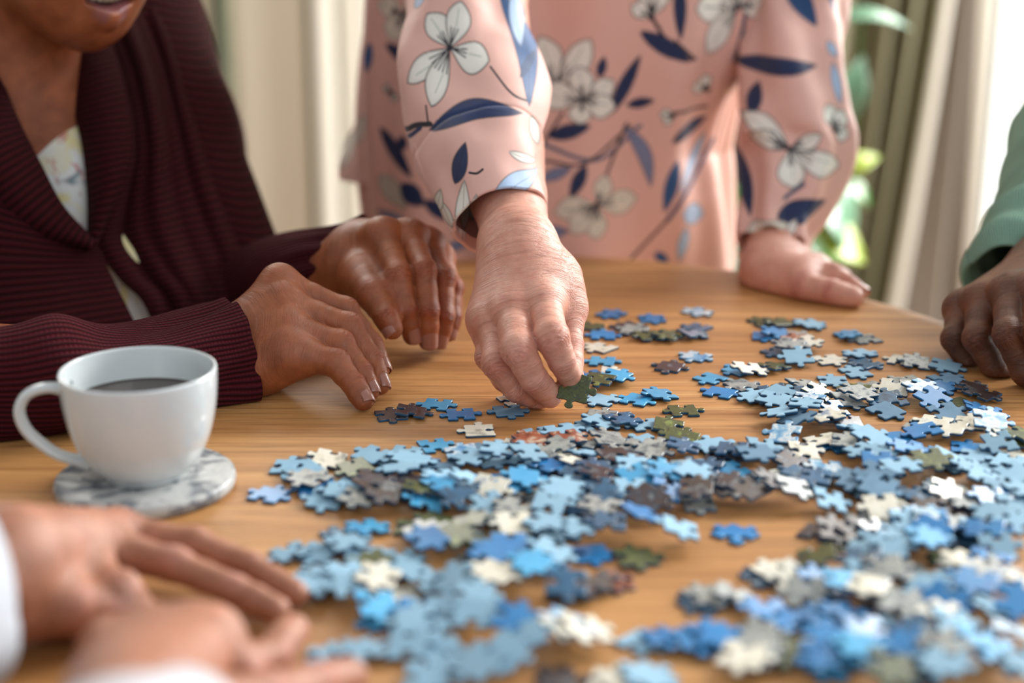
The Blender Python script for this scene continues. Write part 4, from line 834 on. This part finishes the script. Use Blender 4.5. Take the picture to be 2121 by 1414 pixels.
body = [C((262, 60, 1.42), (350, 240, 1.40), .050, .056), C((350, 250, 1.40), (500, 600, 1.36), .055, .044), C((200, 300, 1.50), (220, 900, 1.50), .135, .15, .06), C((-250, 330, 1.22), (-300, 760, 1.05), .065, .055), C((-200, 250, 1.30), (230, 50, 1.46), .075, .075, .06), C((-250, 330, 1.25), (-40, 480, 1.34), .07, .07, .06), C((-40, 480, 1.38), (200, 900, 1.44), .11, .12, .06)]
Vt, Qt = simple_sdf(body, .004)
Nt = normals(Vt, Qt); Vt = Vt+Nt*(.006*noise2(Vt[:, 0]*26+Vt[:, 2]*6, Vt[:, 2]*11)+.004*np.sin(Vt[:, 0]*70+Vt[:, 2]*28+3*np.sin(Vt[:, 2]*9)))[:, None]
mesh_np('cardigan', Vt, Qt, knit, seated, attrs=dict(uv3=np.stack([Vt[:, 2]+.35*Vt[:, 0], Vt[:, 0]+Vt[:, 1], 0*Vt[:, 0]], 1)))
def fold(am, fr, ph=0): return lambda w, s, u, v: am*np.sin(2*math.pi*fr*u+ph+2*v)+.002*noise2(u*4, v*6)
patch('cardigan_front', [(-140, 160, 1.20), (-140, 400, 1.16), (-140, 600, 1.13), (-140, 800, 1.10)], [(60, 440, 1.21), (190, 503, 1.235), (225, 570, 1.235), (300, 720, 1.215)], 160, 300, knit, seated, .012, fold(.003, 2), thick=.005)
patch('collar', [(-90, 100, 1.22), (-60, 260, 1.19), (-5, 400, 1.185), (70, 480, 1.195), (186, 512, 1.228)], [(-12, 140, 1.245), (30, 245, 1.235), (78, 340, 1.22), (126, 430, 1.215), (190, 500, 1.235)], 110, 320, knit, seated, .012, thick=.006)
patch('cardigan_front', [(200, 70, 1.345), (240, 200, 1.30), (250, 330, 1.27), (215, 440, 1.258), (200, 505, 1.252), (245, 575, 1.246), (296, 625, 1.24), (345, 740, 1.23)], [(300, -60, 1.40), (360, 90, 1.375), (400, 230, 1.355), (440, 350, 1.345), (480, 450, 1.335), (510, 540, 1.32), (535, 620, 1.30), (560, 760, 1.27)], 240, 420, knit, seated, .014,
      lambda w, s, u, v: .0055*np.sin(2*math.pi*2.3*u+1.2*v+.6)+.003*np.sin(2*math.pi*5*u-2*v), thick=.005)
patch('collar', [(112, 60, 1.315), (150, 200, 1.285), (174, 290, 1.268), (187, 400, 1.252), (188, 505, 1.245)], [(215, 40, 1.32), (248, 170, 1.285), (263, 280, 1.262), (250, 370, 1.248), (196, 502, 1.245)], 120, 320, knit, seated, .014, thick=.006)
tf = NT('white_floral_cotton'); of = tf.obj(); n1 = tf.noise(of, 26, 3, .5, 1.2); n2 = tf.noise(tf.mapping(of, (1, 1, .5), (0, .5, 0)), 60, 3, .5, 2)
cf = tf.mix(tf.ramp(n1, [(.50, (0, 0, 0)), (.60, (1, 1, 1))]), lin((236, 238, 236)), lin((236, 226, 170)))
cf = tf.mix(tf.ramp(n2, [(.60, (0, 0, 0)), (.64, (1, 1, 1)), (.67, (0, 0, 0))]), cf, lin((206, 120, 120))); cf = tf.mix(tf.ramp(n1, [(.30, (1, 1, 1)), (.36, (0, 0, 0))]), cf, lin((130, 150, 156)))
tf.out(cf, .7)
patch('top', [(36, 292, 1.272), (60, 380, 1.262), (120, 480, 1.26), (200, 600, 1.265), (250, 760, 1.265)], [(172, 236, 1.285), (205, 340, 1.272), (225, 440, 1.268), (300, 560, 1.262), (370, 760, 1.262)], 60, 160, tf.m, seated, .008, thick=.002)
# head
M0 = P(222, 0, 1.20); fw = unit([.66, -.56, -.50]); hu = unit(np.array([.10, 0, 1])-fw*(fw@np.array([.10, 0, 1]))); hr = np.cross(fw, hu)
def H(f, u, r=0): return M0+fw*f+hu*u+hr*r
hc = [(H(-.085, .085), H(-.095, .060), .082, .075, .02), (H(-.055, .075), H(-.048, .03), .060, .042, .03), (H(-.014, -.030), H(-.015, -.027, .010), .0160, .0155, .012), (H(-.014, -.030), H(-.015, -.027, -.010), .0160, .0155, .012)]
for s_ in (-1, 1):
    hc += [(H(-.016, -.024, s_*.010), H(-.085, -.004, s_*.050), .0150, .017, .018), (H(-.030, .0, s_*.028), H(-.085, .02, s_*.052), .024, .020, .03), (H(-.022, .032, s_*.030), H(-.05, .05, s_*.045), .020, .022, .025),
           (H(.0045, -.0105, 0), H(-.0095, -.0025, s_*.024), .0078, .0048, .0030), (H(.003, .0125, s_*.003), H(-.0095, .0050, s_*.024), .0052, .0040, .0030), (H(-.004, .035, s_*.006), H(-.002, .036, s_*.010), .0075, .0070, .008),
           (H(-.020, .078, s_*.012), H(-.030, .076, s_*.045), .012, .012, .015), (H(-.095, .045, s_*.078), H(-.100, .075, s_*.082), .010, .012, .008)]
hc += [(H(-.035, -.010), H(-.06, -.002), .034, .040, .03), (H(.010, .036), H(-.010, .078), .0095, .007, .01), (H(-.040, .0), H(-.034, .02), .032, .030, .02)]
neck_top = H(-.100, .010)
nk = [(neck_top, P(10, 200, 1.30), .050, .047, .025), (P(10, 200, 1.30), P(70, 330, 1.36), .050, .085, .04), (P(70, 330, 1.365), P(220, 330, 1.385), .088, .085, .05), (P(70, 330, 1.365), P(200, 800, 1.48), .085, .12, .05)]
cv = [(H(-.020, .0028, q_), H(.016, .0028, q_), .0056-abs(q_)*.11, .0058-abs(q_)*.11, .0015) for q_ in np.linspace(-.0195, .0195, 13)]+[(H(-.016, .002, 0), H(-.010, .002, 0), .015, .015, .003, (hu, 1.9)),
      (H(-.004, -.018, -.030), H(-.018, .004, -.034), .0012, .0012, .006)]
Vh, Qh = simple_sdf(hc+nk, .0016, carve=cv)
Nh = normals(Vh, Qh); dl = np.minimum.reduce([.82*np.linalg.norm(Vh-H(.0045-.0007*q*q*1.2, -.0105+.0012*q, s_*.0044*q), axis=1) for s_ in (-1, 1) for q in (0, 1, 2, 3, 4)]+[np.linalg.norm(Vh-H(.003, .012, s_*.004*q), axis=1) for s_ in (-1, 1) for q in (0, 2, 4)])
lipm = np.clip((.0090-dl)/.0010, 0, 1)
exh = np.stack([0*lipm, .25+0*lipm, lipm], 1)
arms = [C((-250, 330, 1.22), (-300, 700, 1.05), .040, .036), C((-300, 730, 1.04), (330, 762, 1.065), .026, .022), C((350, 200, 1.42), (480, 620, 1.38), .036, .028), C((480, 620, 1.38), (600, 592, 1.27), .026, .025), C((-200, 250, 1.33), (240, 80, 1.48), .05, .055, .04)]
Va2, Qa2 = simple_sdf(arms, .004)
Va2 = rest(Va2)
V, Q, A = join_parts([(Va, Qa, Aa), (Vb, Qb, Ab), (Vh, Qh, dict(sk=np.c_[Vh[:, 2], Vh[:, 0], 0*lipm], ex=exh)), (Va2, Qa2, None)])
mesh_np('body', V, Q, skin_brown, seated, attrs=A); add_nails(Na+Nb, seated, nail_dark)
t_ = skin_brown.node_tree                                        # lips
def add_lips(m):
    t = NT.__new__(NT); t.m = m; t.t = m.node_tree; t.b = t.t.nodes['Principled BSDF']; ex = t.attr('ex'); se = t.n('ShaderNodeSeparateXYZ'); t.l(ex.outputs['Vector'], se.inputs[0])
    src = t.b.inputs['Base Color'].links[0].from_socket; t.l(t.mix(se.outputs[2], src, lin((142, 84, 84))), t.b.inputs['Base Color'])
add_lips(skin_brown)
tm = mat_plain('tooth_enamel', (206, 196, 174), .3, 90, .06)
for q in range(-4, 5):
    c = H(-.0030-.0009*q*q*.5, .0012, q*.0052); w = .0029
    lathe('tooth', [(.0001, -.0045), (w*.8, -.0042), (w, -.002), (w, .003), (.0001, .004)], c, tm, seated, 14)
hm = NT('black_curly_hair'); hm.out(lin((38, 32, 30)), .8, hm.bump(hm.noise(hm.obj(), 240, 3), .004))
Vq, Qq = simple_sdf([(H(-.105, .10), H(-.115, .05), .088, .085, .02), (H(-.07, .13), H(-.11, .12), .062, .07, .02)], .004)
mesh_np('hair', Vq, Qq, hm.m, seated)

# ---- standing person body under the blouse
st = [C((1127, 900, 1.62), (1127, 100, 1.53), .088, .080), C((1127, 100, 1.53), (1127, -250, 1.50), .085, .09), C((985, -260, 1.33), (1046, 330, 1.19), .034, .027), C((1640, -260, 1.50), (1640, 300, 1.42), .036, .031), C((1640, 300, 1.43), (1603, 450, 1.395), .028, .022), C((985, -260, 1.33), (1060, -330, 1.47), .045, .06), C((1640, -260, 1.50), (1300, -330, 1.5), .045, .06)]
Vs, Qs = simple_sdf(st, .005)
V, Q, A = join_parts([(Vc, Qc, Ac), (Vd, Qd, Ad), (Vs, Qs, None)]); mesh_np('body', V, Q, skin_pale, standing, attrs=A); add_nails(Nc+Nd, standing, nail_pale)

# ---- man in the green jumper
green = mat_knit('mint_fine_knit', (186, 236, 212), (146, 208, 180), .0022, .3)
def gd(A, S, L): v = S/L; return .006*np.sin(2*A+34*S)*np.clip(.3+v, 0, 1)+.0045*np.sin(S*170+1.5*np.sin(A*2))*np.clip(v-.35, 0, 1)+.006*noise2(A*1.5, S*26)
loft('sleeve', [skey(2410, -120, 1.42, 160), skey(2345, 60, 1.39, 150), skey(2272, 220, 1.36, 138), skey(2220, 350, 1.33, 128), skey(2178, 450, 1.29, 122), skey(2150, 530, 1.245, 118), skey(2128, 590, 1.215, 112)], 300, 240, green, man, up=(0, -.7, .7), disp=gd)
Vm, Qm = simple_sdf([C((2370, 60, 1.42), (2430, -200, 1.48), .06, .07), C((2700, 0, 1.5), (2700, 700, 1.45), .15, .15), C((2330, -200, 1.48), (2900, -200, 1.5), .08, .09, .06)], .006)
mesh_np('jumper', Vm, Qm, green, man, attrs=dict(uv3=np.stack([Vm[:, 0], Vm[:, 2], 0*Vm[:, 0]], 1)))
Vm, Qm = simple_sdf([C((2260, 470, 1.25), (2290, 200, 1.37), .032, .036), C((2290, 200, 1.37), (2330, -150, 1.46), .036, .045), C((2700, 0, 1.5), (2700, 600, 1.45), .12, .12), C((2330, -150, 1.46), (2700, -100, 1.5), .05, .07)], .005)
V, Q, A = join_parts([(Ve, Qe, Ae), (Vm, Qm, None)]); mesh_np('body', V, Q, skin_deep, man, attrs=A)

# ---- person in white
white = mat_plain('white_cotton_sleeve', (196, 202, 210), .85, 60, .03)
def wd(A, S, L): return .004*np.sin(2*A+30*S)+.004*noise2(A*2, S*30)
def skz(px, py, z, r): return (Z(px, py, z), r, r)
loft('sleeve', [skz(-700, 1350, .07, .056), skz(-430, 1285, .062, .050), skz(-230, 1250, .054, .047), skz(-92, 1226, .047, .0435)], 160, 80, white, near_p, up=(0, 0, 1), disp=wd)
loft('sleeve', [skz(200, 2100, .13, .045), skz(240, 1900, .10, .043), skz(270, 1725, .07, .040), skz(287, 1618, .055, .036)], 160, 80, white, near_p, up=(0, 0, 1), disp=wd)
V, Q, A = join_parts([(Vf, Qf, Af), (Vg, Qg, Ag)]); mesh_np('body', V, Q, skin_tan, near_p, attrs=A)

# ------------------------------------------------------------------ plant behind the table
plant = empty('potted_plant', (bx(1700, 2.3), 2.3, 0), 'leafy green potted plant between the pink blouse and the olive curtain', 'plant')
px0, py0 = bx(1700, 2.3), 2.3
lathe('plant_pot', [(.0001, 0), (.085, 0), (.095, .02), (.115, .22), (.12, .24), (.112, .24), (.105, .2), (.0001, .2)], (px0, py0, .10), mat_plain('terracotta', (170, 104, 74), .8), plant, 48)
lathe('plant_stand', [(.0001, 0), (.13, 0), (.13, .02), (.03, .03), (.03, .07), (.12, .08), (.12, .10), (.0001, .10)], (px0, py0, 0), mat_plain('dark_stand', (60, 48, 40), .6), plant, 40)
gl = mat_plain('glossy_green_leaf', (62, 112, 38), .35, 30, .2); gy = mat_plain('yellow_green_leaf', (140, 160, 40), .4, 30, .15); gp = mat_plain('pale_green_leaf', (104, 146, 116), .3, 30, .1); gd_ = mat_plain('dark_green_leaf', (46, 78, 28), .45, 30, .2)
def leaf_mesh(px, py, d, L, wdt, ang, tilt, m):
    c = P(px, py, d); r0 = np.array([px0, py0, .30]); pts = crom([r0, (r0+c)/2+[.02, 0, .10], c], 24); n = 8; aa = np.linspace(0, 2*math.pi, n, endpoint=False)
    V = np.vstack([p+np.stack([.002*np.cos(aa), .002*np.sin(aa), 0*aa], 1) for p in pts]); mesh_np('stem', V, grid_faces(n, 24), gl, plant)
    u = np.linspace(-1, 1, 9); v = np.linspace(0, 1, 14); ax = np.array([math.cos(ang), 0, math.sin(ang)]); ax = unit(ax+np.array([0, tilt, 0])); sd = unit(np.cross(ax, [0, -.6, .8])); nm = np.cross(sd, ax); V = []
    for b in v:
        wv = wdt*math.sin(math.pi*b**.7)**.9
        for a in u: V.append(c+ax*(b-.4)*L+sd*a*wv+nm*(.12*L*math.sin(math.pi*b)+.15*wdt*abs(a)-.2*L*b*b))
    o = mesh_np('leaf', V, grid_faces(9, 14, False), m, plant); o.modifiers.new('thickness', 'SOLIDIFY').thickness = .001
for a in [(1785, 40, 2.2, .12, .013, .05, 0, gp), (1762, 200, 2.2, .10, .022, 1.3, .2, gp), (1772, 345, 2.2, .07, .018, .5, .3, gy), (1775, 400, 2.2, .06, .018, -.6, .3, gl), (1725, 450, 2.1, .13, .045, -.9, .3, gp), (1735, 505, 2.1, .09, .038, -.4, .2, gy), (1690, 530, 2.15, .10, .04, -.9, .2, gl), (1660, 570, 2.1, .12, .04, -.3, .2, gl), (1528, 560, 2.1, .10, .05, 1.2, .2, gd_), (1520, 480, 2.2, .14, .03, 1.5, .2, gl), (1515, 300, 2.2, .16, .02, 1.5, .1, gd_), (1700, 480, 2.2, .11, .04, .8, .2, gp), (1500, 580, 2.05, .12, .05, .3, .3, gd_)]: leaf_mesh(*a)
